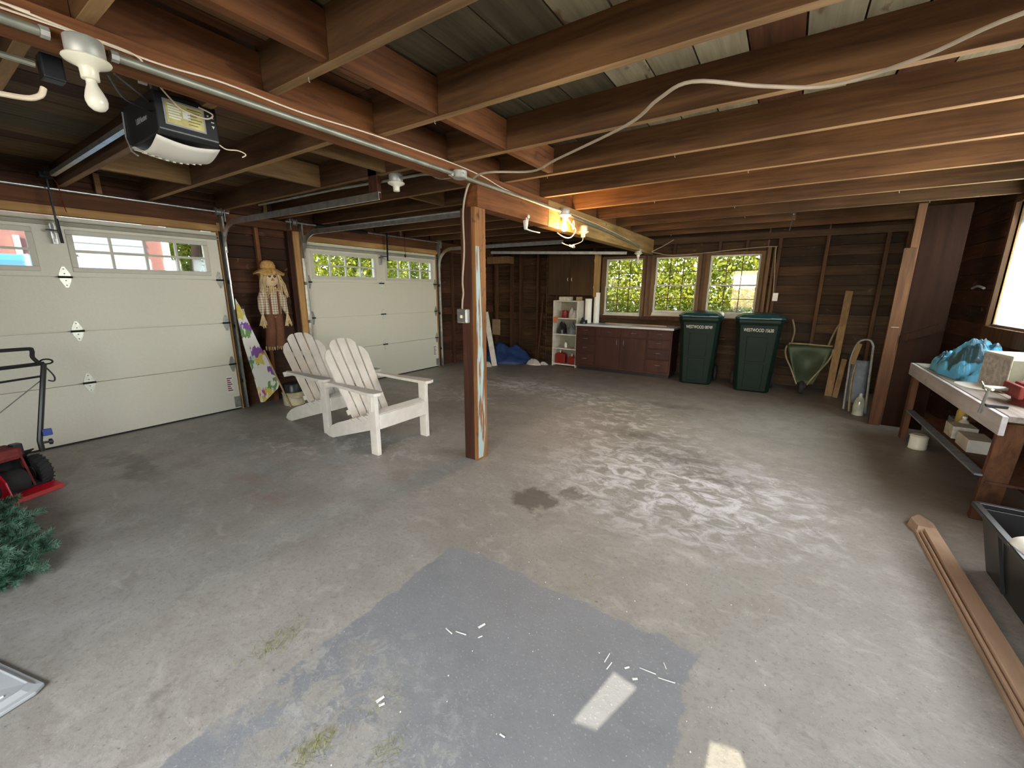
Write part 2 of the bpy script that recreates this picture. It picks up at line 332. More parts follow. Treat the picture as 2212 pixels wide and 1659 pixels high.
def bluepaint():
    m, t, b = newm('post_peeling_blue'); co = N(t, 'ShaderNodeTexCoord'); no = N(t, 'ShaderNodeTexNoise'); no.inputs['Scale'].default_value = 3; no.inputs['Detail'].default_value = 7
    mp = N(t, 'ShaderNodeMapping'); mp.inputs['Scale'].default_value = (6, 12, 1.2); t.links.new(co.outputs['Object'], mp.inputs[0]); t.links.new(mp.outputs[0], no.inputs['Vector'])
    r_ = N(t, 'ShaderNodeValToRGB'); e = r_.color_ramp.elements; e[0].position = .42; e[1].position = .5; e[0].color = (.24,.10,.035,1); e[1].color = (.36,.46,.44,1)
    t.links.new(no.outputs['Fac'], r_.inputs[0]); t.links.new(r_.outputs[0], b.inputs['Base Color']); b.inputs['Roughness'].default_value = .7; return m
M['bluepaint'] = bluepaint()

def floor_mat():
    m, t, b = newm('concrete_floor'); L = t.links; co = N(t, 'ShaderNodeTexCoord'); P_ = co.outputs['Object']
    def noi(scale, det=8, rough=.6, dist=0, vec=None):
        n = N(t, 'ShaderNodeTexNoise'); n.inputs['Scale'].default_value = scale; n.inputs['Detail'].default_value = det; n.inputs['Roughness'].default_value = rough; n.inputs['Distortion'].default_value = dist
        L.new(vec or P_, n.inputs['Vector']); return n
    def rng(src, a, b_, c=0, d=1):
        n = N(t, 'ShaderNodeMapRange'); n.inputs['From Min'].default_value = a; n.inputs['From Max'].default_value = b_; n.inputs['To Min'].default_value = c; n.inputs['To Max'].default_value = d; L.new(src, n.inputs[0]); return n.outputs[0]
    def mth(op, a, b_):
        n = N(t, 'ShaderNodeMath', operation=op); n.use_clamp = False
        for i, q in enumerate((a, b_)):
            if isinstance(q, (int, float)): n.inputs[i].default_value = q
            else: L.new(q, n.inputs[i])
        return n.outputs[0]
    def mix(f, a, b_):
        n = N(t, 'ShaderNodeMix', data_type='RGBA')
        if isinstance(f, (int, float)): n.inputs[0].default_value = f
        else: L.new(f, n.inputs[0])
        for i, q in ((6, a), (7, b_)):
            if isinstance(q, tuple): n.inputs[i].default_value = rgba(q)
            else: L.new(q, n.inputs[i])
        return n.outputs[2]
    big = noi(.9, 6, .55, .4); mid = noi(4, 9, .65, .3); fine = noi(38, 8, .75); warp = noi(5, 5, .6)
    strk = N(t, 'ShaderNodeMapping'); strk.inputs['Rotation'].default_value = (0, 0, .3); strk.inputs['Scale'].default_value = (1.7, 2.4, 1); L.new(P_, strk.inputs[0]); sw = noi(3.6, 10, .7, .9, strk.outputs[0])
    col = mix(rng(big.outputs['Fac'], .33, .68), (.295,.285,.258), (.405,.395,.362))
    col = mix(mth('MULTIPLY', rng(mid.outputs['Fac'], .45, .68), .6), col, (.28,.26,.225))
    col = mix(mth('MULTIPLY', rng(sw.outputs['Fac'], .52, .72), .45), col, (.58,.565,.52))
    spk = noi(90, 3, .5); col = mix(mth('MULTIPLY', rng(spk.outputs['Fac'], .66, .72), .5), col, (.62,.60,.55)); spk2 = noi(55, 3, .5, 0); col = mix(mth('MULTIPLY', rng(spk2.outputs['Fac'], .27, .33, 1, 0), .6), col, (.10,.09,.08))
    col = mix(mth('MULTIPLY', rng(fine.outputs['Fac'], .5, .64), .45), col, (.20,.185,.165))
    sp = N(t, 'ShaderNodeSeparateXYZ'); L.new(P_, sp.inputs[0]); wn = N(t, 'ShaderNodeSeparateColor'); L.new(warp.outputs['Color'], wn.inputs[0])
    X = mth('ADD', sp.outputs[0], mth('MULTIPLY', mth('SUBTRACT', wn.outputs[0], .5), .5)); Y = mth('ADD', sp.outputs[1], mth('MULTIPLY', mth('SUBTRACT', wn.outputs[1], .5), .5))
    def blob(cx, cy, rx, ry, soft=.5, nz=None, lo=.45, hi=.6):
        dx = mth('DIVIDE', mth('SUBTRACT', X, cx), rx); dy = mth('DIVIDE', mth('SUBTRACT', Y, cy), ry)
        d = mth('SQRT', mth('ADD', mth('MULTIPLY', dx, dx), mth('MULTIPLY', dy, dy)), 0)
        f = rng(d, 1-soft, 1, 1, 0)
        if nz is not None: f = mth('MULTIPLY', f, rng(nz, lo, hi))
        return f
    white = (.80,.80,.84)
    for cx, cy, rx, ry, lo, hi, a in ((-.65,3.05,1.15,1.0,.44,.58,.75),(-1.3,4.1,1.0,.9,.5,.62,.5),(-3.3,5.2,1.2,.55,.45,.58,.75),(-3.6,4.2,1.0,.5,.5,.6,.4),(-2.0,5.0,1.1,.6,.48,.6,.5),(-3.2,2.3,1.0,.35,.5,.62,.4),(.1,3.2,.7,.9,.5,.66,.35),(-3.9,1.8,.8,.2,.5,.6,.35)):
        col = mix(mth('MULTIPLY', blob(cx, cy, rx, ry, .7, sw.outputs['Fac'], lo, hi), a), col, white)
    dark = (.10,.088,.08)
    for cx, cy, rx, ry, s_, a in ((-1.33,2.24,.20,.16,.3,.75),(-1.1,2.45,.12,.1,.4,.6),(-1.15,4.0,.5,.22,.9,.55),(-.65,3.6,.65,.22,.9,.6),(-3.9,5.3,.35,.12,.8,.6),(-1.0,5.3,.5,.14,.9,.6),(-.3,3.35,.4,.15,.9,.5),(-3.0,4.4,.6,.3,.9,.3),(-4.3,.9,.75,.12,.7,.55),(-3.5,2.3,.5,.5,1,.4),(-3.1,3.6,1.1,.5,1,.3),(-1.7,.26,.09,.06,.5,.35)):
        col = mix(mth('MULTIPLY', blob(cx, cy, rx, ry, s_), a), col, dark)
    for cx, cy, rx, ry, a in ((-3.3,1.32,.25,.12,.45),(-2.85,1.22,.25,.12,.4),(-2.4,2.0,.3,.12,.25)):
        col = mix(mth('MULTIPLY', blob(cx, cy, rx, ry, .9), a), col, (.28,.17,.13))
    # browner and darker along the right wall and towards the back
    col = mix(mth('MULTIPLY', blob(1.2, 4.6, 1.3, 2.6, .8), .6), col, (.15,.115,.09)); col = mix(mth('MULTIPLY', rng(sp.outputs[1], 5.0, 6.8), .75), col, (.17,.125,.095))
    # painted rectangle
    X2 = mth('ADD', sp.outputs[0], mth('MULTIPLY', mth('SUBTRACT', wn.outputs[0], .5), .16)); Y2 = mth('ADD', sp.outputs[1], mth('MULTIPLY', mth('SUBTRACT', wn.outputs[2], .5), .16))
    m_ = rng(mth('ABSOLUTE', mth('ADD', X2, .77), 0), .64, .652, 1, 0); n_ = rng(mth('ABSOLUTE', mth('SUBTRACT', Y2, .75), 0), .80, .812, 1, 0)
    mask = mth('MULTIPLY', m_, n_)
    worn = mth('MULTIPLY', blob(-1.15, .55, .62, .36, .6), rng(noi(9, 9, .7, .6).outputs['Fac'], .47, .53)); worn2 = mth('MULTIPLY', blob(-.9, .5, .45, .2, .5), rng(noi(16, 9, .7, .6).outputs['Fac'], .46, .52))
    mask = mth('MULTIPLY', mask, mth('SUBTRACT', 1, mth('MULTIPLY', mth('MAXIMUM', worn, worn2), .85)))
    paint = mix(rng(mid.outputs['Fac'], .3, .7), (.205,.222,.245), (.265,.283,.305)); pw_ = noi(14, 10, .75, 1.2); paint = mix(mth('MULTIPLY', mth('MULTIPLY', blob(-1.1, .6, .75, .42, .8), rng(pw_.outputs['Fac'], .50, .60)), .7), paint, (.52,.52,.50)); paint = mix(mth('MULTIPLY', rng(spk.outputs['Fac'], .62, .66), .5), paint, (.45,.46,.46)); paint = mix(mth('MULTIPLY', rng(fine.outputs['Fac'], .52, .7), .3), paint, (.20,.205,.215))
    col = mix(mth('MULTIPLY', mask, .88), col, paint)
    # crack
    L.new(col, b.inputs['Base Color'])
    rr = rng(mid.outputs['Fac'], .3, .7, .36, .58); rr = mth('SUBTRACT', rr, mth('MULTIPLY', mask, .04)); L.new(rr, b.inputs['Roughness']); b.inputs['Specular IOR Level'].default_value = .42
    bu = N(t, 'ShaderNodeBump'); bu.inputs['Strength'].default_value = .5; bu.inputs['Distance'].default_value = .012
    hh = mth('ADD', mth('MULTIPLY', mid.outputs['Fac'], .6), mth('MULTIPLY', fine.outputs['Fac'], .35)); L.new(hh, bu.inputs['Height']); L.new(bu.outputs[0], b.inputs['Normal'])
    return m
M['floor'] = floor_mat()
M['plaster'] = plain('bare_outer_wall', (.20,.12,.08), .9)

# ================================================================== STRUCTURE
XL, XR, YB, YF = -5.50, 1.62, 7.56, -1.55
ZC = 2.455
fl = MB(); fl.grid(14, 18, lambda u, v: (XL-.1+(XR-XL+.2)*u, YF-.1+(YB-YF+.2)*v, 0)); fo = fl.build('floor', M['floor'], solid=0)
tag(fo, 'worn grey concrete garage floor with stains and a painted square', 'floor', kind='structure')
# ceiling: planks, joists, blocking
ceil = thing('ceiling', 'open plank ceiling on dark red-brown joists', 'ceiling', kind='structure')
MB().box(XL-.15, YF-.1, ZC+.035, XR+.15, YB+.15, ZC+.12).build('roof_deck', M['plaster'], ceil)
seams = [XL]
xx = XL
rr = random.Random(4)
kn = [-1.63,-1.39,-1.14,-.89,-.69,-.485,-.279,-.074,.113,.30,.505,.71,.92,1.12,1.33,XR]
while xx < kn[0]-.3: xx += rr.uniform(.18,.24); seams.append(xx)
seams += kn
kinds = {-.89:'pl_pale', -.69:'pl_pale', -.485:'pl_pale', -.279:'pl_brown', -.074:'pl_pale', .113:'pl_pale', .30:'pl_brown', .505:'pl_pale', .71:'pl_brown', .92:'pl_pale',1.12:'pl_brown',1.33:'pl_tan',-1.14:'pl_grey',-1.39:'pl_grey',-1.63:'pl_grey'}
for i in range(len(seams)-1):
    a, b_ = seams[i], seams[i+1]
    k = kinds.get(a) or rr.choice(['pl_tan','pl_tan','pl_grey','pl_brown','pl_tan'])
    cuts = [YF, YB] if a > -1.7 else [YF, rr.choice([.5,1.04,1.64,2.28]), rr.choice([3.5,4.1,4.7]), YB]
    for j in range(len(cuts)-1):
        if j and rr.random() < .6: k = rr.choice(['pl_tan','pl_grey','pl_brown'])
        dz = rr.uniform(0, .006)
        MB().box(a+.004, cuts[j]+.002, ZC+dz, b_-.004, cuts[j+1]-.002, ZC+.03).build('plank', M[k], ceil)
YR = [-.65,-.05,.56,1.16,1.76,2.37,2.99,3.64,4.34,5.03,5.72,6.95]
for q in YR: pale_lit_edge(MB().box(-2.10, q-.045, 2.27, XR-.02, q, ZC+.006).build('joist', M['joist'], ceil, bevel=.003), M['joist_lit_edge'])
pale_lit_edge(MB().box(-2.10, 6.31, 2.27, -.05, 6.35, ZC+.006).build('joist', M['joist'], ceil, bevel=.003), M['joist_lit_edge'])
YLj = [-.6,-.1,.47,1.06,1.67,2.30,2.93,3.46,3.86,4.45,5.05,5.64,6.25,6.9]
M['joist_l'] = wood('joist_wood_left', (.06,.028,.012), (.17,.082,.035), 'x', tone=.2)
for q in YLj: pale_lit_edge(MB().box(XL+.05, q-.045, 2.27, -2.155, q, ZC+.006).build('joist', M['joist_l'], ceil, bevel=.003), M['joist_lit_edge'])
allj = sorted(YR+[6.35])
M['block'] = wood('blocking_wood', (.085,.028,.008), (.23,.085,.022), 'y', tone=.15, stain=((.09,.03,.01), .6))
for i in range(len(allj)-1):
    MB().box(-2.11, allj[i]+.001, 2.272, -2.07, allj[i+1]-.047, 2.43).build('blocking', M['block'], ceil)
for a, b_ in ((-.65,-.05),(-.05,.56),(.56,1.16),(1.16,1.76),(1.76,2.37),(2.37,2.99)):
    MB().box(-1.62, a+.001, 2.275, -1.58, b_-.047, 2.44).build('blocking', M['block'], ceil)
M['blockl'] = wood('blocking_left', (.15,.08,.03), (.33,.2,.08), 'y', tone=.15)
for a, b_, x in ((1.67,2.30,-2.62),(1.67,2.30,-3.45),(2.93,3.46,-3.1),(3.46,3.86,-2.7),(1.06,1.67,-4.3)):
    MB().box(x-.04, a+.001, 2.275, x, b_-.047, 2.44).build('blocking', M['blockl'], ceil)
# small pale nails and hooks under the joists, too small to pick apart
nl = MB()
for q in YR:
    for x in [rr.uniform(-1.9, 1.5) for _ in range(2)]:
        nl.tube([(x, q-.02, 2.275), (x, q-.02, 2.255), (x+.005, q-.02, 2.252)], .0022, 5)
no_ = nl.build('nails', M['galv'], ceil); no_['kind'] = 'stuff'
# beam in two lengths meeting over the post
bmb = thing('ceiling_beam', 'long orange-brown wooden beam running over the central post to the windows', 'beam', kind='structure')
MB().box(-2.15, YF, 2.185, -2.03, 2.60, 2.268).build('timber', M['beam'], bmb, bevel=.004)
MB().box(-2.15, 2.602, 2.03, -2.03, 3.70, 2.268).build('timber', M['beam'], bmb, bevel=.004); MB().box(-2.152, 3.701, 2.028, -2.028, 7.44, 2.268).build('timber', M['beam_pale'], bmb, bevel=.004)
# post
po = thing('support_post', 'dark brown wooden post with peeling pale blue paint in the middle of the floor', 'post', (-2.1, 2.63, 0))
MB().box(-2.175, 2.565, 0, -2.075, 2.70, 2.03).build('timber', M['post'], po, bevel=.005)
M['side_face'] = wood('post_side', (.15,.06,.02), (.36,.17,.06), 'z', tone=.05, stain=((.07,.025,.012), .62))
MB().box(-2.0745, 2.57, 0, -2.035, 2.70, 2.03).build('facing_board', M['side_face'], po, bevel=.003)
ps = MB()
prof = [(.02,.05),(.25,.085),(.7,.075),(1.0,.06),(1.35,.045),(1.75,.025)]
for i in range(len(prof)-1):
    (za, wa), (zb, wb) = prof[i], prof[i+1]
    n = len(ps.v); ps.add([(-2.0335,2.572,za),(-2.0335,2.572+wa+.015,za),(-2.0335,2.572+wb+.015,zb),(-2.0335,2.572,zb)], [(0,1,2,3)])
ps.build('paint_streak', M['bluepaint'], po)['label'] = 'peeling pale blue paint'
sp_ = MB()   # splintered edge
for z in [rr.uniform(1.05, 1.78) for _ in range(16)]:
    sp_.add([(-2.06,2.700,z),(-2.04,2.700,z+.05),(-2.05,2.722,z+.015+rr.uniform(0,.03)),(-2.036,2.70,z-.02)], [(0,1,2),(0,2,3)])
sp_.build('splinters', M['pine_z'], po)['kind'] = 'stuff'
# base cabinets etc later. WALLS
def boards(wall, axis, plane, a, b_, z0, z1, h=.137, mat='sheath_x', inward=1, seed=0):
    q = random.Random(seed); z = z0
    while z < z1-.03:
        t_ = min(z+h, z1); th = q.uniform(.004, .012); wob = q.uniform(-.004, .004)
        if axis == 'x': vs0 = [(a, plane, z), (b_, plane, z+wob), (b_, plane, t_), (a, plane, t_)]; off = Vector((0, -1, 0))
        else: vs0 = [(plane, a, z), (plane, b_, z+wob), (plane, b_, t_), (plane, a, t_)]; off = Vector((inward, 0, 0))
        lo = .020+th; hi = .008
        front = [Vector(v)+off*(lo if i < 2 else hi) for i, v in enumerate(vs0)]
        front[0].z += .006; front[1].z += .006
        mb = MB().add([Vector(v) for v in vs0]+front, [(0,1,2,3),(4,7,6,5),(0,4,5,1),(1,5,6,2),(2,6,7,3),(3,7,4,0)])
        mb.build('board', M[mat], wall); z += h
def shell(axis, plane, t_, rects, wall, name='outer_skin'):
    mb = MB()
    for a, b_, z0, z1 in rects:
        if axis == 'x': mb.box(a, plane, z0, b_, plane+t_, z1)
        else: mb.box(min(plane, plane+t_), a, z0, max(plane, plane+t_), b_, z1)
    return mb.build(name, M['plaster'], wall)
M['stud_x'] = wood('plate_wood', (.04,.02,.009), (.11,.06,.028), 'x', tone=.1)
# back wall with three windows
WIN = [(-2.90,-2.19,.98,1.99),(-2.00,-1.29,1.04,1.99),(-1.14,-.41,1.04,1.99)]
wb = thing('wall_back', 'dark board and stud wall at the back with three windows', 'wall', kind='structure')
rects = [(XL-.1,-2.90,0,2.6),(-2.19,-2.00,0,2.6),(-1.29,-1.14,0,2.6),(-.41,XR+.1,0,2.6)]+[(a,b_,0,z0) for a,b_,z0,z1 in WIN]+[(a,b_,z1,2.6) for a,b_,z0,z1 in WIN]
shell('x', YB, .12, rects, wb)
boards(wb, 'x', YB, XL, -4.15, 0, 2.44, seed=1); boards(wb, 'x', YB, -4.13, -2.95, .0, 2.44, seed=2)
boards(wb, 'x', YB, -2.95, -.36, 2.03, 2.44, seed=3); boards(wb, 'x', YB, -2.95, -.36, 0, .97, seed=4)
boards(wb, 'x', YB, -.34, .36, 0, 2.44, seed=5); boards(wb, 'x', YB, .38, XR, 0, 2.44, seed=6)
for x in (-5.35,-4.95,-4.72,-4.3,-3.85,-3.1,-.20,.36,1.0,1.2): MB().box(x-.02, YB-.115, 0, x+.025, YB-.03, 2.27).build('stud', M['stud'], wb, bevel=.003)
MB().box(XL, YB-.12, 2.18, XR, YB-.03, 2.27).build('top_plate', M['stud_x'], wb)
for x in (-2.1,-1.68,-1.0,-.62): MB().box(x-.02, YB-.10, 2.02, x+.02, YB-.03, 2.18).build('cripple_stud', M['stud'], wb)
MB().box(-2.95, YB-.11, .925, -.33, YB-.03, .975).build('sill_plate', M['stud'], wb)
def window(idx, x0, x1, z0, z1, label):
    wn = thing('window_%d' % idx, label, 'window', kind='structure')
    yb = YB-.03; f = MB(); f.box(x0-.045, yb-.06, z0-.03, x0+.008, YB+.12, z1+.03); f.box(x1-.008, yb-.06, z0-.03, x1+.045, YB+.12, z1+.03); f.box(x0, yb-.055, z1-.006, x1, YB+.12, z1+.035)
    f.build('window_casing', M['casing'], wn, bevel=.003)
    MB().box(x0-.01, yb-.035, z0-.045, x1+.01, YB+.12, z0+.012).build('window_sill', M['doorframe'], wn, bevel=.004)
    zm = (z0+z1)/2
    for k, (a, b_, yo) in enumerate(((z0+.012, zm+.012, yb+.0), (zm-.012, z1-.006, yb+.03))):
        s = MB(); e = .028; xa, xb = x0+.01, x1-.01; s.box(xa, yo, a, xa+e, yo+.028, b_); s.box(xb-e, yo, a, xb, yo+.028, b_); s.box(xa+e, yo, a, xb-e, yo+.028, a+(.04 if k == 0 else .02)); s.box(xa+e, yo, b_-.022, xb-e, yo+.028, b_)
        so = s.build('sash', M['doorframe' if k else 'shelfwhite'], wn, bevel=.002)
        zl, zh = a+(.04 if k == 0 else .02), b_-.022; mu = MB(); wpx = (xb-xa-2*e)/3
        for j in (1, 2): mu.box(xa+e+wpx*j-.005, yo+.004, zl, xa+e+wpx*j+.005, yo+.024, zh)
        mu.box(xa+e, yo+.004, (zl+zh)/2-.005, xb-e, yo+.024, (zl+zh)/2+.005); mu.build('muntin', M['black'] if 0 else M['casing'], so)
        for j in range(3):
            for i in range(2):
                MB().box(xa+e+wpx*j+.005, yo+.012, zl+(zh-zl)/2*i+.005, xa+e+wpx*(j+1)-.005, yo+.015, zl+(zh-zl)/2*(i+1)-.005).build('pane', M['glass'], so)
window(1, *WIN[0][:2], *WIN[0][2:], 'leftmost back window, beside the hanging cabinet')
window(2, *WIN[1][:2], *WIN[1][2:], 'middle one of the three back windows')
window(3, *WIN[2][:2], *WIN[2][2:], 'back window above the green bins')
for x0, x1 in ((-.345,-.30),(-.27,-.235)): MB().box(x0, YB-.09, .95, x1, YB-.03, 2.08).build('casing_board', M['casing'], wb, bevel=.003)
# left wall with the two garage doors
D1 = (-.30, 2.20); D2 = (3.20, 5.66); ZD = 2.04; XD = -5.41
wl = thing('wall_left', 'board and stud wall around the two garage doors', 'wall', kind='structure')
shell('y', XL, -.03, [(YF-.1,D1[0],0,2.6),(D1[1],D2[0],0,2.6),(D2[1],YB+.1,0,2.6),(D1[0],D1[1],ZD+.02,2.6),(D2[0],D2[1],ZD+.02,2.6)], wl)
boards(wl, 'y', XL, D1[1]+.07, 2.63, 0, 2.2, mat='sheath_y', seed=7); boards(wl, 'y', XL, 2.67, D2[0]-.07, 0, 2.2, mat='sheath_y', seed=8)
boards(wl, 'y', XL, D2[1]+.06, YB-.02, 0, 2.4, mat='sheath_y', seed=9); boards(wl, 'y', XL, YF, D1[0]-.06, 0, 2.4, mat='sheath_y', seed=10)
boards(wl, 'y', XL, D1[0], D2[1], 2.27, 2.45, h=.09, mat='sheath_y', seed=12)
M['studred'] = wood('stud_red', (.14,.05,.02), (.30,.13,.06), 'z', tone=.2)
for yy in (2.64,6.15,6.6,7.05): MB().box(XL+.03, yy-.02, 0, XD-.01, yy+.02, 2.2).build('stud', M['studred'] if yy < 3 else M['stud'], wl, bevel=.003)
for yy in (1.3,2.36,2.78,4.0,4.9): MB().box(XL+.03, yy-.02, 2.27, XL+.075, yy+.02, 2.45).build('cripple_stud', M['blockl'], wl)
MB().box(XL+.02, D1[0]-.2, 2.105, XD+.005, D1[1]+.10, 2.27).build('header', M['header'], wl, bevel=.003)
MB().box(XL+.02, D1[1]+.105, 2.14, XD+.03, 3.05, 2.25).build('header', M['header'], wl, bevel=.003)
MB().box(XL+.02, 3.06, 2.105, XD+.005, YB-.1, 2.27).build('header', M['header'], wl, bevel=.003)
for d in (D1, D2):
    MB().box(XL+.02, d[0]-.02, ZD+.005, XD+.02, d[1]+.02, ZD+.075).build('door_stop', M['pine'], wl, bevel=.003)
MB().box(XL+.02, D1[1]+.012, 0, XD+.012, D1[1]+.06, ZD+.10).build('door_jamb', M['pine_z'], wl, bevel=.003)
MB().box(XL+.02, D2[0]-.13, 0, XD+.012, D2[0]-.03, ZD+.11).build('door_jamb', M['pine_z'], wl, bevel=.003)
MB().box(XL+.02, D2[1]+.012, 0, XD+.012, D2[1]+.06, ZD+.06).build('door_jamb', M['pine_z'], wl, bevel=.003)
MB().box(XL+.02, D1[0]-.06, 0, XD+.012, D1[0]-.012, ZD+.10).build('door_jamb', M['pine_z'], wl, bevel=.003)
for yy in (D2[0]-.17,): MB().box(XL+.02, yy-.03, 0, XD+.0, yy+.03, 2.2).build('stud', M['post'], wl, bevel=.003)
def garage_door(idx, d, label):
    g = thing('door_%d' % idx, label, 'garage door', kind='structure'); y0, y1 = d; zs = [.012,.555,1.04,1.52,ZD]; yc = (y0+y1)/2
    wins = []
    for k in range(4):
        a, b_ = zs[k]+.005, zs[k+1]-.006
        if k < 3:
            s = MB().box(XD-.05, y0, a, XD, y1, b_).box(XD-.049, y0+.001, b_, XD-.034, y1-.001, b_+.0105); s.build('door_section', M['door'], g)
        else:
            hw = (y1-y0)/2; wy = [(y0+.17, yc-.17), (yc+.095 if idx == 1 else yc+.12, y1-.14)] if idx == 1 else [(y0+.12, yc-.12), (yc+.12, y1-.12)]
            wz0, wz1 = 1.60, 1.895; s = MB(); s.box(XD-.05, y0, a, XD, y1, wz0); s.box(XD-.05, y0, wz1, XD, y1, b_)
            ed = [y0, wy[0][0], wy[0][1], wy[1][0], wy[1][1], y1]
            for j in (0, 2, 4): s.box(XD-.05, ed[j], wz0, XD, ed[j+1], wz1)
            so = s.build('door_section', M['door'], g)
            for wa, wb_ in wy:
                fr = MB(); fr.box(XD-.01, wa-.035, wz0-.035, XD+.012, wb_+.035, wz0+.008); fr.box(XD-.01, wa-.035, wz1-.008, XD+.012, wb_+.035, wz1+.035); fr.box(XD-.01, wa-.035, wz0+.008, XD+.012, wa+.008, wz1-.008); fr.box(XD-.01, wb_-.008, wz0+.008, XD+.012, wb_+.035, wz1-.008)
                fr.build('window_frame', M['doorframe'], so, bevel=.006)
                mu = MB(); q = (wb_-wa)/4
                for j in (1,2,3): mu.box(XD-.022, wa+q*j-.010, wz0, XD+.004, wa+q*j+.010, wz1)
                mu.box(XD-.0221, wa, (wz0+wz1)/2-.010, XD+.0041, wb_, (wz0+wz1)/2+.010); mu.build('muntin', M['doorframe'], so)
                for j in range(4):
                    for i in range(2):
                        zz = wz0+(wz1-wz0)/2*i; MB().box(XD-.016, wa+q*j+.010, zz+.010*i, XD-.013, wa+q*(j+1)-.010, zz+(wz1-wz0)/2-.010*(1-i)).build('pane', M['glass'], so)
    for k in (1,2,3):
        for yy in (y0+.03, yc, y1-.03):
            h = MB(); z = zs[k]; w_ = .037 if yy == yc else .03; x = XD+.002
            for sg in (1, -1):
                pl_ = [(-w_, .006), (w_, .006), (w_*.95, .03), (.010, .09), (-.010, .09), (-w_*.95, .03)]
                h.prism(pl_, lambda u, v: (x, yy+u, z+sg*v), lambda u, v: (x+.004, yy+u, z+sg*v))
            h.tube([(x+.008, yy-w_-.006, z), (x+.008, yy+w_+.006, z)], .008, 8)
            ho = h.build('hinge', M['zinc'] if yy == yc else M['galvdull'], g, smooth=False)
            MB().tube([(x+.009, yy-w_-.008, z), (x+.009, yy+w_+.008, z)], .0095, 8).build('hinge_pin', M['darkmetal'], ho)
            bt = MB()
            for sg in (1, -1):
                for v in (.03, .07): bt.lathe([(.005,0),(.005,.004),(.001,.006)], (x+.004, yy, z+sg*v), (1,0,0), 6)
            bt.build('bolt', M['galvdull'], ho)
    for yy in (y0+.03, y1-.03):   # bottom corner bracket with roller
        b2 = MB(); b2.box(XD+.002, yy-.035, .03, XD+.006, yy+.03, .16); b2.box(XD+.006, yy+.018, .03, XD+.03, yy+.022, .16); b2.lathe([(.014,0),(.014,.02)], (XD+.006, yy, .10), (1,0,0), 10); b2.build('bottom_bracket', M['galvdull'], g)
    t3 = MB()   # horizontal reinforcing strut near the top
    t3.box(XD+.001, y0, 1.955, XD+.045, y1, 1.963); t3.box(XD+.001, y0, 1.990, XD+.045, y1, 1.998); t3.box(XD+.001, y0, 1.963, XD+.006, y1, 1.990)
    t3.build('strut', M['strut'], g)
    st = MB().box(XD-.045, y0, .0, XD-.002, y1, .014); st.build('bottom_seal', M['blackrub'], g)
    lb = MB().box(XD+.001, y1-.12, .22, XD+.002, y1-.055, .42); lbo = lb.build('warning_label', M['white'], g)
    l2 = MB()
    for k in range(7): l2.box(XD+.0022, y1-.115, .24+.024*k, XD+.003, y1-.062-.01*(k % 3), .252+.024*k)
    l2.build('print', M['redcan'], lbo)
    # arm bracket at centre
    ab = MB(); ab.box(XD+.045, yc-.035, 1.84, XD+.06, yc-.005, 1.90); ab.box(XD+.045, yc-.035, 1.92, XD+.06, yc-.005, 1.96); ab.lathe([(.012,0),(.012,.08)], (XD+.05, yc-.06, 1.905), (0,1,0), 8); ab.box(XD+.002, yc-.03, 1.80, XD+.046, yc+.0, 1.97)
    ab.build('arm_bracket', M['galv'], g)
    return g
garage_door(1, D1, 'white sectional garage door nearest the camera, beside the red machine')
gd2 = garage_door(2, D2, 'white sectional garage door farther back, behind the white wooden chairs')
# right wall with the dirty window
WR = (4.45, 5.73, 1.13, 2.20)
wr = thing('wall_right', 'dark horizontal board wall behind the workbench', 'wall', kind='structure')
shell('y', XR, .12, [(YF-.1,1.7,0,2.6),(1.7,4.2,0,1.15),(1.7,4.2,2.08,2.6),(4.2,WR[0],0,2.6),(WR[1],YB+.1,0,2.6),(WR[0],WR[1],0,WR[2]),(WR[0],WR[1],WR[3],2.6)], wr)
boards(wr, 'y', XR, WR[1]+.05, YB-.02, 0, 2.44, h=.16, mat='sheath_y', inward=-1, seed=14); boards(wr, 'y', XR, 4.2, WR[0]-.05, 0, 2.44, h=.16, mat='sheath_y', inward=-1, seed=15); boards(wr, 'y', XR, YF, 1.7, 0, 2.44, h=.16, mat='sheath_y', inward=-1, seed=18); boards(wr, 'y', XR, 1.7, 4.2, 0, 1.15, h=.16, mat='sheath_y', inward=-1, seed=19); boards(wr, 'y', XR, WR[0]-.05, WR[1]+.05, 0, WR[2]-.15, h=.16, mat='sheath_y', inward=-1, seed=16)
boards(wr, 'y', XR, WR[0]-.05, WR[1]+.05, WR[3]+.03, 2.44, h=.16, mat='sheath_y', inward=-1, seed=17)
w4 = thing('window_4', 'bright dusty window over the workbench', 'window', kind='structure')
f = MB(); f.box(XR-.04, WR[0]-.05, WR[2]-.16, XR+.0, WR[1]+.05, WR[2]-.02); f.box(XR-.035, WR[1]+.0, WR[2]-.02, XR+.10, WR[1]+.05, WR[3]+.05); f.box(XR-.035, WR[0]-.05, WR[2]-.02, XR+.10, WR[0], WR[3]+.05); f.box(XR-.035, WR[0], WR[3], XR+.10, WR[1], WR[3]+.05)
f.build('window_frame', M['stud'], w4, bevel=.003)
MB().box(XR+.02, WR[0], WR[2]-.02, XR+.024, WR[1], WR[3]).build('pane', M['dirty'], w4)
f = MB(); f.box(XR+.01, WR[1]-.012, WR[2]-.02, XR+.03, WR[1], WR[3]); f.box(XR+.01, WR[0], WR[2]-.03, XR+.03, WR[1], WR[2]-.015); f.build('window_stop', M['pine_z'], w4)
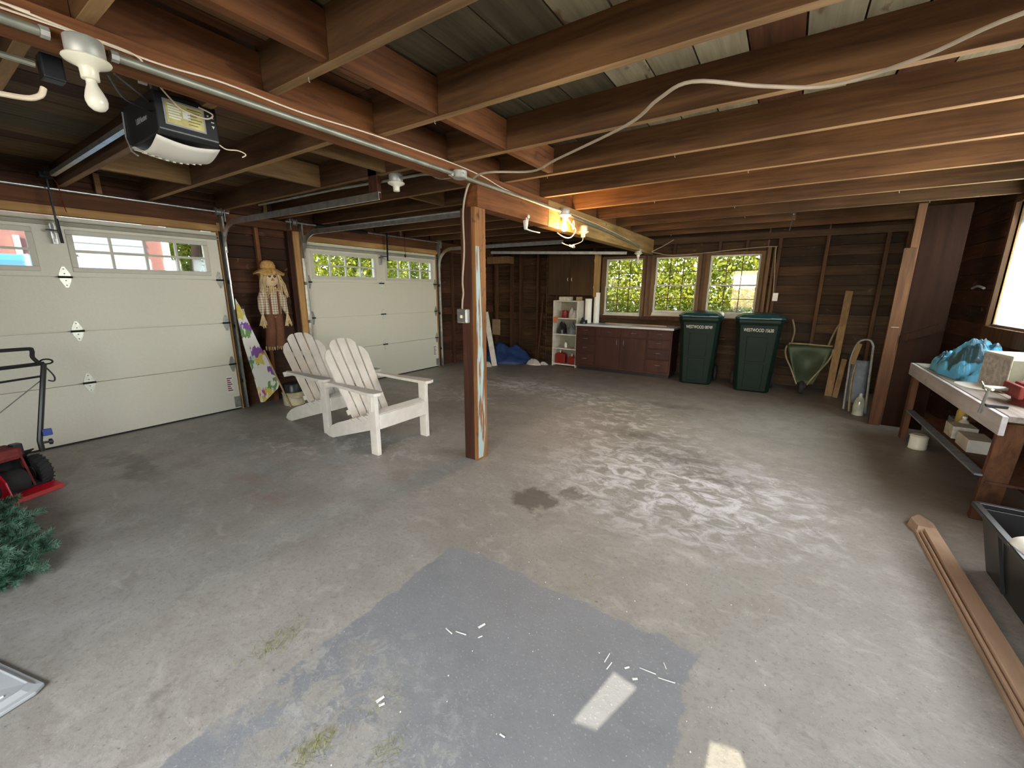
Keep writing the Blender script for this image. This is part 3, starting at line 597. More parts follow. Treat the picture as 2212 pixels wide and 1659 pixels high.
# rear wall with a wide opening; unseen roof added behind to mask the sun
OP = (-1.7, 1.35, 0, 2.12)
wf = thing('wall_rear', 'board wall with a wide opening behind the viewpoint', 'wall', kind='structure')
shell('x', YF-.12, .12, [(XL-.1,OP[0],0,2.6),(OP[1],XR+.1,0,2.6),(OP[0],OP[1],OP[3],2.6)], wf)
for x0, x1 in ((XL, OP[0]), (OP[1], XR)): boards(wf, 'x', YF+.0, x0, x1, 0, 2.44, seed=20)
pr = MB(); ZP = 2.35
def back(px, py):   # from a floor point back along the sun ray to the added roof
    k = ZP/-SUN3.z; return (px-SUN3.x*k, py-SUN3.y*k)
holes = [[(-.376,1.285),(-.284,1.271),(-.352,1.049),(-.428,1.033)], [(-.03,1.22),(.05,1.24),(.12,1.10),(-.03,1.08)]]  # wanted sun patches on the floor; the added roof's gaps are shaped from them
R0, R1, S0, S1 = -4.5, 3.5, -5.6, YF-.12
H0 = [back(*q) for q in holes[0]]; H1 = [back(*q) for q in holes[1]]
xm = (max(q[0] for q in H0)+min(q[0] for q in H1))/2
for Hh, xa, xb in ((H0, R0, xm), (H1, xm, R1)):
    out = [(xa,S1),(xb,S1),(xb,S0),(xa,S0)]   # order matches hole corners: far-left, far-right, near-right, near-left
    n = len(pr.v); pr.add([(q[0],q[1],ZP) for q in out]+[(q[0],q[1],ZP) for q in Hh], [(0,1,5,4),(1,2,6,5),(2,3,7,6),(3,0,4,7)])
tag(pr.build('rear_sun_mask', M['plaster']), 'added unseen roof outside the rear opening, masks the sun except at two gaps', 'roof', kind='structure')

tag(MB().box(XR+.13, -5, 2.35, 4.6, 4.9, 2.42).build('side_sun_blocker', M['plaster']), 'added unseen roof outside the right wall that blocks the sun', 'roof', kind='structure')  # added out of view to keep the sun out of the side opening
# ================================================================== GARAGE DOOR HARDWARE
def rail_path(y_, xend, zt=2.13, x0=XD+.055, r_=.30, z0=.02):
    pts = [(x0, y_, z0), (x0, y_, zt-r_)]
    for k in range(1, 9):
        a = PI/2*k/8; pts.append((x0+r_*(1-math.cos(a)), y_, zt-r_+r_*math.sin(a)))
    pts.append((xend, y_, zt-.01)); return [Vector(q) for q in pts]
def door_track(y_, xend, label, side):
    t = thing('door_track', label, 'track', (XD, y_, 0), group='garage door tracks')
    pts = rail_path(y_, xend); mb = MB(); prof = [(-.028,-.012),(.028,-.012),(.028,.0),(.022,.0),(.022,-.007),(-.022,-.007),(-.022,.012),(-.028,.012)]
    n = len(prof); vs = []
    for i, q in enumerate(pts):
        d = (pts[min(i+1,len(pts)-1)]-pts[max(i-1,0)]).normalized(); nrm = Vector((d.z, 0, -d.x))
        for u, v in prof: vs.append(q + nrm*u + Vector((0, side*v*-1, 0)))
    fs = [(i*n+k, i*n+(k+1) % n, (i+1)*n+(k+1) % n, (i+1)*n+k) for i in range(len(pts)-1) for k in range(n)] + [tuple(range(n)), tuple(range((len(pts)-1)*n, len(pts)*n))]
    mb.add(vs, fs); mb.build('rail', M['galv'], t)
    b = MB(); b.box(XD+.0, y_-.008, 1.82, XD+.085, y_+.012, 2.24); b.build('flag_bracket', M['galvdull'], t, bevel=.002)
    for z in (.35, 1.0, 1.5):
        b = MB(); b.box(XD+.002, y_-.012, z-.02, XD+.06, y_+.014, z+.02); b.build('bracket', M['galvdull'], t)
    MB().box(XD+.0, y_+.02*side-.010, .01, XD+.03, y_+.02*side+.010, 2.05).build('weather_angle', M['darkmetal'], t)
    return t
door_track(D1[1]+.05, -2.70, 'curved steel track at the near garage door ending at a hanging board', -1)
door_track(D2[0]-.04, -2.55, 'curved steel track left of the farther garage door', 1)
door_track(D2[1]+.05, -2.87, 'curved steel track right of the farther garage door', -1)
def torsion(ya, yb, label, drum=True):
    t = thing('torsion_shaft', label, 'shaft', (XD+.09, ya, 2.245), group='torsion shafts over the doors')
    MB().tube([(XD+.09, ya, 2.245), (XD+.09, yb, 2.245)], .0125, 10).build('shaft', M['galv'], t, smooth=True)
    for yy, s in ((ya+.05, 1), (yb-.05, -1)):
        MB().box(XD+.035, yy-.004, 2.15, XD+.11, yy+.004, 2.28).build('end_plate', M['galvdull'], t)
        MB().lathe([(.02,0),(.045,.004),(.045,.012),(.034,.016),(.034,.05),(.045,.055),(.045,.062),(.015,.066)], (XD+.09, yy+s*.02, 2.245), (0,s,0), 14).build('cable_drum', M['galvdull'], t, smooth=True)
    return t
torsion(D1[0]-.1, D1[1]+.12, 'thin steel shaft above the near garage door')
t2 = torsion(D2[0]-.25, D2[1]+.12, 'steel shaft with a dark spring above the farther garage door')
sp_ = MB(); sp_.tube([(XD+.09, D2[0]+.15, 2.245), (XD+.09, D2[0]+.95, 2.245)], .028, 10); sp_.build('spring', M['darkmetal'], t2)
# hanger boards
one(MB().box(-2.83, 2.255, 2.11, -2.73, 2.295, 2.45), 'hanger_board', M['post'], 'short brown board hanging from a joist at the near track end', 'board', bevel=.003)
one(MB().box(-2.62, 3.165, 2.10, -2.53, 3.20, 2.45), 'hanger_board', M['post'], 'short brown board hanging from a joist left of the post', 'board', bevel=.003)
# opener arms and ropes
# long rail hanging at the back left
lr = thing('opener_rail', 'long grey rail hanging across to the back windows', 'rail', (-4.9, 6.9, 2.1))
MB().bar((-4.62,6.3,2.09), (-2.32,6.95,2.03), .04, .045).build('rail', M['galvdull'], lr)
MB().bar((-4.62,6.3,2.11), (-4.62,6.3,2.27), .02, .03).build('hanger', M['darkmetal'], lr); MB().bar((-2.4,6.92,2.05), (-2.4,6.92,2.27), .02, .03).build('hanger', M['darkmetal'], lr)
# garage door opener
go = thing('garage_door_opener', 'black garage door opener with lit label panel hanging at the ceiling', 'opener', (-2.6, .95, 2.10))
OX0, OX1, OY0, OY1, OZ0, OZ1 = -2.86, -2.45, .83, 1.075, 2.105, 2.285
MB().prism([(OX0,OZ0+.04),(OX0+.05,OZ0),(OX1-.02,OZ0),(OX1,OZ0+.02),(OX1,OZ1-.01),(OX1-.02,OZ1),(OX0+.03,OZ1),(OX0,OZ1-.03)], lambda u, v: (u, OY0, v), lambda u, v: (u, OY1, v)).build('housing', M['black'], go, bevel=.006)
MB().box(OX1+.001, OY0+.03, OZ0+.045, OX1+.004, OY1-.055, OZ1-.03).build('label_frame', M['lettergrey'], go)
lbl = MB().box(OX1+.004, OY0+.037, OZ0+.052, OX1+.0055, OY1-.062, OZ1-.037); lo = lbl.build('warning_label', plain('label_yellow', (.52,.46,.16), .6, var=.35, scale=14), go)
mb = MB(); mb2 = MB()
for k in range(6):
    mb.box(OX1+.0056, OY0+.045, OZ0+.128-.011*k, OX1+.0062, OY0+.095-.006*(k % 2), OZ0+.134-.011*k)
    mb2.box(OX1+.0056, OY0+.12, OZ0+.130-.013*k, OX1+.0062, OY1-.068-.01*(k % 3), OZ0+.1325-.013*k)
mb.box(OX1+.0056, OY0+.10, OZ0+.085, OX1+.0062, OY0+.13, OZ0+.115); mb.build('print', M['letter'], lo); mb2.build('print', M['black'], lo)
mb = MB()
for z, s in ((.125,1),(.085,-1)): mb.prism([(0,.008*s),(-.006,-.004*s),(.006,-.004*s)], lambda u, v: (OX1+.001, OY1-.022+u, OZ0+z+v), lambda u, v: (OX1+.004, OY1-.022+u, OZ0+z+v))
mb.lathe([(.004,0),(.004,.003)], (OX1+.001, OY1-.04, OZ0+.128), (1,0,0), 8); mb.box(OX1+.001, OY1-.028, OZ0+.103, OX1+.003, OY1-.016, OZ0+.107); mb.build('button', M['letter'], go)
lens = MB()   # pale light cover bulging under the housing
for k in range(9):
    pass
def lensf(u, v):
    x = OX1-.02-(.34)*u; yy = OY0-.004+(OY1-OY0+.008)*v; z = OZ0-.004-.055*math.sin(PI*min(1, u*1.15+.0))*.75-.018*math.sin(PI*v); return (x, yy, z)
lens.grid(12, 8, lensf); lens.build('light_cover', plain('light_cover_plastic', (.80,.76,.66), .35, .0, var=.02), go, smooth=True, solid=.003)
mb = MB()
for k in range(9):
    v = (k+.5)/9; mb.bar(Vector(lensf(.62,v))-Vector((0,0,.004)), Vector(lensf(.98,v))-Vector((0,0,.004)), .012, .006)
mb.build('light_cover_rib', M['cream'], go)
mb = MB(); mb.tube([(OX0+.02,OY0-.004,OZ1-.02),(OX0+.005,OY0-.004,OZ0+.05),(OX0+.05,OY0-.004,OZ0-.02),(OX0+.12,OY0-.004,OZ0-.05)], .004, 6); mb.build('edge_trim', M['lettergrey'], go)
text('lettering', 'LiftMaster', M['lettergrey'], go, .034, ((OX0+OX1)/2+.03, OY0-.002, OZ0+.085), (1,0,0), (0,0,1))
MB().box(-5.05, .935, 2.30, OX0+.1, .965, 2.33).build('rail', M['galv'], go); [MB().box(-2.56,q_,2.28,-2.53,q_+.02,2.45).build('hanging_strap', M['galvdull'], go) for q_ in (.86,1.02)]
mb = MB(); mb.box(-2.50,.80,2.30,-2.49,.83,2.335); mb.build('bracket_plate', M['white'], go)

mb = MB(); mb.box(XD+.14, .942, 1.88, XD+.165, .952, 2.33); mb.bar((XD+.155,.955,1.80), (XD+.13,.955,2.0), .022, .006); mb.build('arm', M['darkmetal'], go)
mb = MB(); mb.bar((XD+.14,.94,2.34), (XD+.32,.94,2.35), .05, .03); mb.box(XD+.10,.90,2.31,XD+.22,.98,2.35); mb.build('trolley', M['darkmetal'], go)
MB().tube(smoothpts([(XD+.22,.96,2.34),(XD+.24,.99,2.25),(XD+.2,1.0,2.15),(XD+.22,1.01,2.05)]), .003, 5).build('release_cord', M['redcan'], go)
mb = MB(); mb.bar((XD+.12,4.50,2.30), (XD+.10,4.50,1.86), .026, .008); mb.bar((XD+.10,4.50,1.93), (XD+.08,4.40,1.93), .02, .012); mb.build('opener_arm', M['darkmetal'], gd2)
mb = MB(); mb.tube([(XD+.12,4.85,2.26),(XD+.12,4.85,1.98)], .004, 5); mb.lathe([(.004,0),(.016,.01),(.016,.04),(.004,.05)], (XD+.12,4.85,1.935)); mb.build('pull_handle', M['post'], gd2)

# ================================================================== ELECTRICS
def lampholder(name, label, loc, tilt=(0,0,-1), bulb=None, box=True, s=1.0):
    t = thing(name, label, 'light fixture', loc, group='bare lampholders along the beam'); o = Vector(loc)
    if box: MB().lathe([(.048*s,0),(.052*s,.005),(.052*s,.055*s),(.048*s,.06*s)], o-Vector((0,0,0)), (0,0,1), 16).build('junction_box', M['bxgrey'], t, smooth=True)
    MB().lathe([(.02*s,-.062*s),(.024*s,-.06*s),(.025*s,-.03*s),(.030*s,-.024*s),(.060*s,-.010*s),(.064*s,-.004*s),(.062*s,0)], o, (0,0,1), 24).build('lampholder', M['cream'], t, smooth=True)
    if bulb:
        q = o - Vector((0,0,.058*s)); d = Vector(tilt)
        MB().lathe([(.012*s,-.006),(.014*s,.006*s),(.016*s,.02*s),(.024*s,.04*s),(.0295*s,.058*s),(.030*s,.07*s),(.026*s,.085*s),(.016*s,.096*s),(.004*s,.1*s)], q, d, 20).build('light_bulb', M[bulb], t, smooth=True)
    return t
lampholder('ceiling_lampholder', 'unlit bare bulb in a cream lampholder beside the garage door opener', (-1.99,.512,2.142), (.06,.06,-1), 'bulb', s=.95)
lampholder('ceiling_lampholder', 'lit bare bulb glowing orange under the beam', (-1.99,3.97,2.165), (0,0,-1), 'lit')
lampholder('ceiling_lampholder', 'empty cream lampholder hanging between the two door tracks', (-2.60,2.33,2.215), bulb=None)
lampholder('ceiling_lampholder', 'small unlit bulb at the beam end in front of the back windows', (-2.06,6.72,2.0), (0,0,-1), 'bulb')
t = lampholder('ceiling_lampholder', 'grey junction box with dangling wires under the beam, behind the lit bulb', (-1.995,4.45,2.06), bulb=None)
MB().tube(smoothpts([(-1.995,4.45,2.0),(-2.0,4.42,1.95),(-2.06,4.25,1.90),(-2.1,4.15,1.92),(-2.05,4.1,1.9)]), .004, 6).build('dangling_wire', M['wire'], t)
MB().tube(smoothpts([(-2.06,4.25,1.90),(-2.03,4.3,1.885),(-2.0,4.22,1.895)]), .012, 6).build('socket_end', M['white'], t)
pl_ = bpy.data.lights.new('lit_bulb_light', 'POINT'); pl_.energy = 26; pl_.color = (1,.55,.2); pl_.shadow_soft_size = .03
plo = bpy.data.objects.new('lit_bulb_light', pl_); C.objects.link(plo); plo.location = (-1.95, 3.97, 2.02)
cb = thing('cable_coil', 'coiled yellow cable looping down beside the lit bulb', 'cable', (-1.98, 4.1, 2.0))
MB().tube(smoothpts([(-2.0,4.02,2.16),(-1.99,4.12,2.10),(-1.98,4.22,2.05),(-1.97,4.10,1.965),(-1.97,3.95,1.945),(-1.98,3.80,1.975)]), .006, 6).build('loop', M['wire'], cb)
MB().tube([(-1.985, 4.17+.022*math.cos(a), 2.085+.04*math.sin(a)+.004*a*.2) for a in [k*.5 for k in range(30)]], .004, 5).build('coil', M['wire'], cb)
wb_ = thing('plastic_bracket', 'curved white plastic piece hanging under the beam near the lit bulb', 'bracket', (-2.03, 3.31, 2.0))
mb = MB(); mb.grid(10, 4, lambda u, v: (-2.02-.05*math.sin(PI*v)*(1-u*.6), 3.29+.03*v*(1-u)+ (0 if u < .7 else (u-.7)*.8), 2.05-.10*min(u,.75)/.75-.004*v)); mb.build('shell', M['white'], wb_, smooth=True, solid=.004)
MB().lathe([(.012,0),(.014,.02),(.006,.03)], (-2.03,3.33,2.05)).build('knob', M['cream'], wb_)
jb = thing('junction_box', 'round grey junction box on the beam just above the post', 'junction box', (-2.0, 2.39, 2.2))
MB().lathe([(.045,-.025),(.05,-.02),(.05,.02),(.045,.025)], (-1.995,2.36,2.195), (0,0,1), 16).build('box_body', M['bxgrey'], jb, smooth=True); MB().lathe([(.006,0),(.006,.004)], (-1.945,2.345,2.195), (1,-.3,0), 8).build('screw', M['galv'], jb)
cdt = thing('conduit', 'dull metal conduit running along the beam through the round boxes', 'conduit', (-2.015, 0, 2.19))
MB().tube([(-2.012,YF,2.185),(-2.012,.44,2.187)], .014, 10).build('pipe', M['conduit'], cdt, smooth=True); MB().tube([(-2.012,.58,2.188),(-2.012,2.31,2.195)], .014, 10).build('pipe', M['conduit'], cdt, smooth=True)
MB().tube([(-2.012,2.41,2.195),(-2.012,3.92,2.195)], .014, 10).build('pipe', M['conduit'], cdt, smooth=True); MB().tube([(-2.012,4.02,2.185),(-2.012,5.2,2.15),(-2.012,6.65,2.08)], .014, 10).build('pipe', M['conduit'], cdt, smooth=True)
MB().tube(smoothpts([(-2.04,2.36,2.195),(-2.13,2.35,2.19),(-2.2,2.35,2.205),(-2.28,2.34,2.235),(-2.56,2.33,2.24)]), .010, 8).build('pipe', M['conduit'], cdt, smooth=True)
MB().tube([(-2.64,2.33,2.24),(-3.3,2.32,2.255),(-4.6,2.3,2.255)], .010, 8).build('pipe', M['conduit'], cdt, smooth=True)
for yy in (.43,.59,2.29,3.9): MB().lathe([(.018,0),(.018,.02)], (-2.012,yy-.01,2.188), (0,1,0), 8).build('coupling', M['bxgrey'], cdt)
s2 = thing('conduit', 'short metal conduit with cream cable end hanging near the unlit bulb', 'conduit', (-2.3, .45, 2.2))
MB().tube([(-2.35,-.6,2.20),(-2.35,.46,2.20)], .011, 8).build('pipe', M['conduit'], s2, smooth=True); MB().box(-2.38,.47,2.16,-2.32,.53,2.24).build('square_box', M['darkmetal'], s2, bevel=.006)
MB().tube(smoothpts([(-2.35,-.3,2.06),(-2.35,.1,2.06),(-2.35,.38,2.075),(-2.35,.45,2.095),(-2.35,.47,2.13)]), .009, 8).build('cream_cable', M['wire'], s2, smooth=True)
wbw = MB(); wbw.tube(smoothpts([(-2.025,-.5,2.22),(-2.022,.35,2.232),(-2.022,.38,2.23),(-2.022,.70,2.219),(-2.022,.93,2.236),(-2.022,1.26,2.232),(-2.022,1.65,2.252),(-2.022,2.25,2.262),(-2.022,2.65,2.25),(-2.022,3.02,2.212),(-2.02,3.8,2.21),(-2.02,5.0,2.19),(-2.02,6.6,2.1)]), .004, 6)
one(wbw, 'bell_wire', M['wire'], 'thin pale wire stapled along the side of the beam', 'wire', smooth=True)
wbw = MB(); wbw.tube(smoothpts([(-2.018,-.5,2.20),(-2.018,.35,2.216),(-2.018,.63,2.222),(-2.03,.68,2.19),(-2.2,.78,2.20),(-2.40,.88,2.24),(-2.438,.93,2.225),(-2.436,1.02,2.215),(-2.43,1.05,2.24),(-2.445,1.0,2.26)]), .0035, 6)
one(wbw, 'bell_wire', M['wire'], 'thin pale wire dropping from the beam to the garage door opener', 'wire', smooth=True)
one(MB().tube(smoothpts([(-2.46,1.075,2.12),(-2.45,1.10,2.105),(-2.44,1.15,2.11),(-2.44,1.185,2.10),(-2.45,1.17,2.085)]), .003, 5), 'wire_end', M['wire'], 'loose pale wire end curling beside the opener', 'wire', smooth=True)
MB().tube(smoothpts([(-2.14,.60,2.17),(-2.3,.68,2.16),(-2.45,.78,2.19),(-2.5,.83,2.20)]), .004, 5).build('power_cord', M['black'], go); MB().tube(smoothpts([(-2.14,.62,2.18),(-2.3,.72,2.20),(-2.5,.83,2.24)]), .004, 5).build('power_cord', M['black'], go)
cab = [(2.5,1.6,2.255),(.9,1.98,2.255),(.49,2.08,2.25),(.29,2.20,2.235),(.04,2.27,2.23),(-.2,2.14,2.235),(-.43,1.96,2.24),(-.58,2.02,2.23),(-.78,2.2,2.22),(-1.33,2.5,2.22),(-1.57,2.62,2.215),(-1.84,2.50,2.22),(-1.99,2.515,2.21),(-2.09,2.555,2.16),(-2.13,2.55,2.0),(-2.13,2.553,1.72),(-2.15,2.55,1.5),(-2.145,2.55,1.40),(-2.155,2.55,1.34),(-2.16,2.55,1.27)]
cab = [q if q[0] < 1.6 else (1.55, 1.82, 2.255) for q in cab]
one(MB().tube(smoothpts(cab), .0075, 8), 'power_cable', M['cable'], 'pale grey cable looping under the joists and down the post to the switch', 'cable', smooth=True)
sw = thing('switch_box', 'small grey metal switch box on the near face of the post', 'switch', (-2.14, 2.55, 1.16))
MB().box(-2.192,2.52,1.165,-2.092,2.563,1.275).build('box_body', M['galvdull'], sw, bevel=.006); MB().box(-2.185,2.517,1.172,-2.1,2.520,1.268).build('cover', M['galv'], sw, bevel=.004); MB().box(-2.148,2.505,1.205,-2.138,2.518,1.228).build('toggle', M['cream'], sw)
one(MB().tube(smoothpts([(-1.95,7.05,2.04),(-1.9,7.2,2.03),(-1.7,7.42,2.0),(-1.2,7.43,2.02),(-.6,7.43,2.06),(-.26,7.43,2.065),(-.245,7.42,2.0),(-.2,7.42,1.4)]), .006, 6).tube(smoothpts([(-1.95,7.05,2.04),(-1.75,7.0,2.12),(-1.6,6.98,2.2)]), .006, 6), 'wall_cable', M['cable'], 'grey cable draped above the back windows down to the outlet', 'cable', smooth=True)
ot = thing('wall_outlet', 'white wall outlet on a stud right of the back windows', 'outlet', (-.17, 7.44, 1.33))
MB().box(-.205,7.425,1.28,-.135,7.443,1.40).build('cover_plate', M['white'], ot, bevel=.004); mb = MB(); mb.box(-.185,7.422,1.30,-.155,7.4255,1.33); mb.box(-.185,7.422,1.35,-.155,7.4255,1.38); mb.build('socket', M['cream'], ot)
bt = thing('hook_strap', 'short black metal strap hanging from the last joists', 'strap', (-.05, 5.7, 2.0))
MB().bar((-.06,5.66,2.27), (-.085,5.66,2.07), .03, .008).build('strap', M['darkmetal'], bt); MB().lathe([(.008,0),(.008,.004)], (-.065,5.655,2.24), (0,-1,0), 8).build('bolt', M['galv'], bt)

# ================================================================== ADIRONDACK CHAIRS
def adirondack(label, loc, rz):
    t = thing('adirondack_chair', label, 'chair', (0,0,0), group='white wooden garden chairs'); m = M['chair']; HW = .295
    B = dict(bevel=.004)
    for s in (-1, 1):
        MB().box(-.045, s*HW-.02, 0, .045, s*HW+.02, .545).build('front_leg', m, t, **B)
        # side rail that runs down to the back foot
        pr_ = [(.03,.36),(.03,.235),(-.25,.145),(-.50,.065),(-.70,.0),(-.77,.002),(-.81,.022),(-.78,.07),(-.70,.13),(-.60,.175),(-.45,.225),(-.2,.31)]
        MB().prism(pr_, lambda u, v: (u, s*(HW-.045)-.011, v), lambda u, v: (u, s*(HW-.045)+.011, v)).build('side_rail', m, t, bevel=.003)
        ar = [(.09,-.045),(.105,0),(.09,.055),(.02,.07),(-.35,.035),(-.62,.012),(-.66,-.01),(-.64,-.035),(-.3,-.05),(0,-.055)]
        MB().prism([(u, v*(s if s > 0 else -1)*1.0) for u, v in ar], lambda u, v: (u, s*HW+v, .546), lambda u, v: (u, s*HW+v, .574)).build('armrest', m, t, bevel=.004)
        MB().prism([(-.03,.545),(.03,.545),(.02,.40)], lambda u, v: (u, s*(HW+.021)-(.0), v), lambda u, v: (u, s*(HW+.021)+s*.02, v)).build('arm_bracket', m, t, bevel=.002)
    MB().box(.030,-HW+.021,.235,.052,HW-.021,.365).build('front_apron', m, t, **B)
    for k in range(5):
        u = .0-.088*k; z = .372-.028*k*1.25-.0; MB().bar((u,-HW+.02,z), (u,HW-.02,z), .078, .018, upv=(.33,0,1)).build('seat_slat', m, t, bevel=.003)
    d = Vector((-.50,0,.866)).normalized(); n_ = Vector((.866,0,.50)).normalized(); o_ = Vector((-.40,0,.19))
    def outline(yy):   # common rounded crown of the whole back
        a = abs(yy); return .85-.25*max(0, a-.02)**1.35/.17**1.35*.42 if a < .165 else .735-.9*max(0, a-.17)**1.5*10*.9
    for k in range(5):
        f_ = k-2; yb_ = f_*.086; yt = f_*.105; w0, w1 = .070, .084; top = []
        for q_ in (-1,-.8,-.5,0,.5,.8,1):
            yy = yt+q_*w1/2
            if k in (0,4):
                e_ = (1 if k == 4 else -1); L_ = .765-.10*max(0,(q_*e_+1)/2)**2.6
            elif k in (1,3):
                e_ = (1 if k == 3 else -1); L_ = .862-.055*max(0,(q_*e_+1)/2)**2.6
            else: L_ = .872-.006*q_*q_
            top.append((q_*w1/2, L_))
        poly = [(-w0/2,0),(w0/2,0)]+top[::-1]
        g = lambda u, v, off: o_ + d*v + Vector((0, yb_+(yt-yb_)*v/.86+u, 0)) + n_*off
        MB().prism(poly, lambda u, v: g(u, v, -.010), lambda u, v: g(u, v, .010)).build('back_slat', m, t, bevel=.003)
    for v, hw in ((.12,.23),(.42,.33),(.63,.23)):
        c_ = Vector((-.40,0,.19))+d*v-n_*.02; MB().bar(c_+Vector((0,-hw,0)), c_+Vector((0,hw,0)), .05, .02, upv=tuple(n_)).build('back_rail', m, t, bevel=.003)
    t.location = loc; t.rotation_euler = (0,0,rz); return t
c1 = adirondack('white adirondack chair standing closer to the post, seen whole', (-2.87, 2.475, 0), math.radians(0))
def copy_tree(o, parent=None):
    c = o.copy(); C.objects.link(c); c.parent = parent
    for ch in [q for q in bpy.data.objects if q.parent == o]: copy_tree(ch, c)
    return c
c2 = copy_tree(c1); c2['label'] = 'white adirondack chair behind the other, nearer the scarecrow'; c2.location = (-3.73, 2.56, 0); c2.rotation_euler = (0,0,math.radians(2))

# ================================================================== SCARECROW, CLOTH, BUCKET
sx = -5.33
sc = thing('scarecrow_decoration', 'hanging scarecrow doll with straw hat, plaid shirt and brown overalls', 'scarecrow', (sx, 2.66, .66))
def hatf(u, v):
    a = 2*PI*u; r_ = .055+.125*v; droop = -.05*v*v*(1+.5*math.cos(a*2)) + .012*math.sin(a*5)*v
    return (sx+.03+r_*math.cos(a)*.55, 2.665+r_*math.sin(a), 1.675+droop-.045*v*abs(math.sin(a)))
MB().grid(28, 6, hatf).build('hat_brim', M['hat'], sc, smooth=True, solid=.006)
MB().lathe([(.088,0),(.085,.04),(.07,.075),(.04,.095),(.004,.10)], (sx+.02,2.665,1.665), (0,0,1), 20, sx=.65).build('hat_crown', M['hat'], sc, smooth=True)
MB().lathe([(.012,-.095),(.06,-.08),(.09,-.045),(.10,0),(.092,.04),(.065,.08),(.01,.095)], (sx+.04,2.66,1.545), (0,0,1), 24, sx=.6).build('face', M['burlap'], sc, smooth=True)
for s in (-1, 1): MB().lathe([(.016,0),(.014,.006),(.004,.009)], (sx+.096,2.664+s*.030,1.575), (1,0,0), 12).build('eye', M['eye'], sc, smooth=True)
MB().prism([(0,.022),(-.018,-.012),(.018,-.012)], lambda u, v: (sx+.095,2.664+u,1.535+v), lambda u, v: (sx+.108,2.664+u,1.535+v)).build('nose', M['nose'], sc)
MB().tube([(sx+.088,2.664+.045*math.sin(a),1.515-.022*math.cos(a)) for a in [-.9+.2*k for k in range(10)]], .0025, 5).build('mouth', M['nose'], sc)
hr = MB(); q = random.Random(3)
for k in range(46):
    s = -1 if k % 2 else 1; y0_ = 2.664+s*q.uniform(.055,.10); z0_ = q.uniform(1.60,1.64); y1_ = y0_+s*q.uniform(-.01,.05)+(.06 if s > 0 and q.random() < .3 else 0); z1_ = q.uniform(1.28,1.42); x_ = sx+q.uniform(.03,.09)
    hr.tube([(x_,y0_,z0_),(x_+.01,(y0_+y1_)/2+s*.015,(z0_+z1_)/2),(x_,y1_,z1_)], [.004,.0045,.003], 4)
for k in range(9):
    y0_ = 2.62+.01*k; hr.tube([(sx+.09,y0_,1.455),(sx+.09,y0_+q.uniform(-.02,.02),q.uniform(1.34,1.40))], .004, 4)
hr.build('hair', M['straw'], sc)
MB().lathe([(.055,1.08),(.098,1.09),(.10,1.2),(.105,1.36),(.09,1.425),(.04,1.45)], (sx+.035,2.66,0), (0,0,1), 18, sx=.45).build('shirt', M['plaid'], sc, smooth=True)
for s in (-1, 1):
    pts = [(sx+.03,2.66+s*.085,1.41),(sx+.04,2.66+s*.125,1.32),(sx+.045,2.66+s*.138,1.2),(sx+.045,2.66+s*(.135 if s < 0 else .165),1.115)]
    a_ = MB().tube(pts, [.035,.042,.036,.018], 10).build('sleeve', M['plaid'], sc, smooth=True)
    h = MB()
    for k in range(20):
        o_ = Vector(pts[-1]); ang = q.uniform(-.38,.38); ln = q.uniform(.12,.16); h.tube([o_+Vector((q.uniform(-.008,.008),q.uniform(-.008,.008),.02)), o_+Vector((q.uniform(-.02,.02), math.sin(ang)*ln, -math.cos(ang)*ln))], [.003,.004], 4)
    h.build('straw_hand', M['straw'], sc)
    MB().bar((sx+.082,2.66+s*.052,1.40), (sx+.086,2.66+s*.050,1.10), .022, .005, upv=(1,0,0)).build('suspender', M['overall'], sc)
    MB().tube([(sx+.03,2.66+s*.045,1.12),(sx+.04,2.655+s*.05,.95),(sx+.035,2.635+s*.052,.73)], [.056,.056,.060], 12).build('trouser_leg', M['overall'], sc, smooth=True)
    fr = MB()
    for k in range(14): fr.tube([(sx+.035+.03*math.cos(k),2.635+s*.052+.055*math.sin(k*.45*1.0),.735),(sx+.04+.03*math.cos(k),2.635+s*.052+.058*math.sin(k*.45),.68+.01*(k % 3))], .004, 4)
    fr.build('cuff_fringe', M['straw'], sc)
MB().lathe([(.03,0),(.10,.004),(.10,.03),(.03,.032)], (sx+.035,2.66,1.09), (0,0,1), 16, sx=.48).build('waistband', M['overall'], sc, smooth=True)
ir = thing('floral_board', 'leaning pointed board in white floral cloth between the near door and the scarecrow', 'ironing board', (-5.25, 2.38, 0))
poly = [(2.20,1.32),(2.26,1.15),(2.345,.80),(2.43,.52),(2.49,.31),(2.46,.24),(2.38,.17),(2.30,.10),(2.26,.10),(2.24,.4),(2.20,.8),(2.19,1.1)]
# the face turns towards the room; width is spread along y and x
fn = lambda off: (lambda u, v: (-5.27+(1.32-v)*.10+(u-2.2)*.25+off, u+.035, v))
MB().prism(poly, fn(0), fn(.022)).build('cloth_cover', M['floral'], ir, bevel=.006)
MB().bar((-5.10,2.40,.72), (-4.99,2.575,.0), .022, .016).build('wooden_leg', M['cardboard'], ir); MB().bar((-5.24,2.29,1.2), (-5.12,2.36,.22), .02, .02).build('inner_rail', M['galvdull'], ir)
bk = thing('paint_bucket', 'stained cream bucket with black top on the floor below the scarecrow', 'bucket', (-5.09, 2.68, 0))
MB().lathe([(.115,0),(.12,.004),(.128,.15),(.132,.155),(.132,.165),(.124,.167)], (-5.09,2.68,0), (0,0,1), 26).build('pail', M['bucket'], bk, smooth=True)
MB().lathe([(.118,.168),(.115,.17),(.11,.26),(.10,.275),(.02,.27)], (-5.09,2.68,0), (0,0,1), 22).build('black_liner', M['black'], bk, smooth=True)
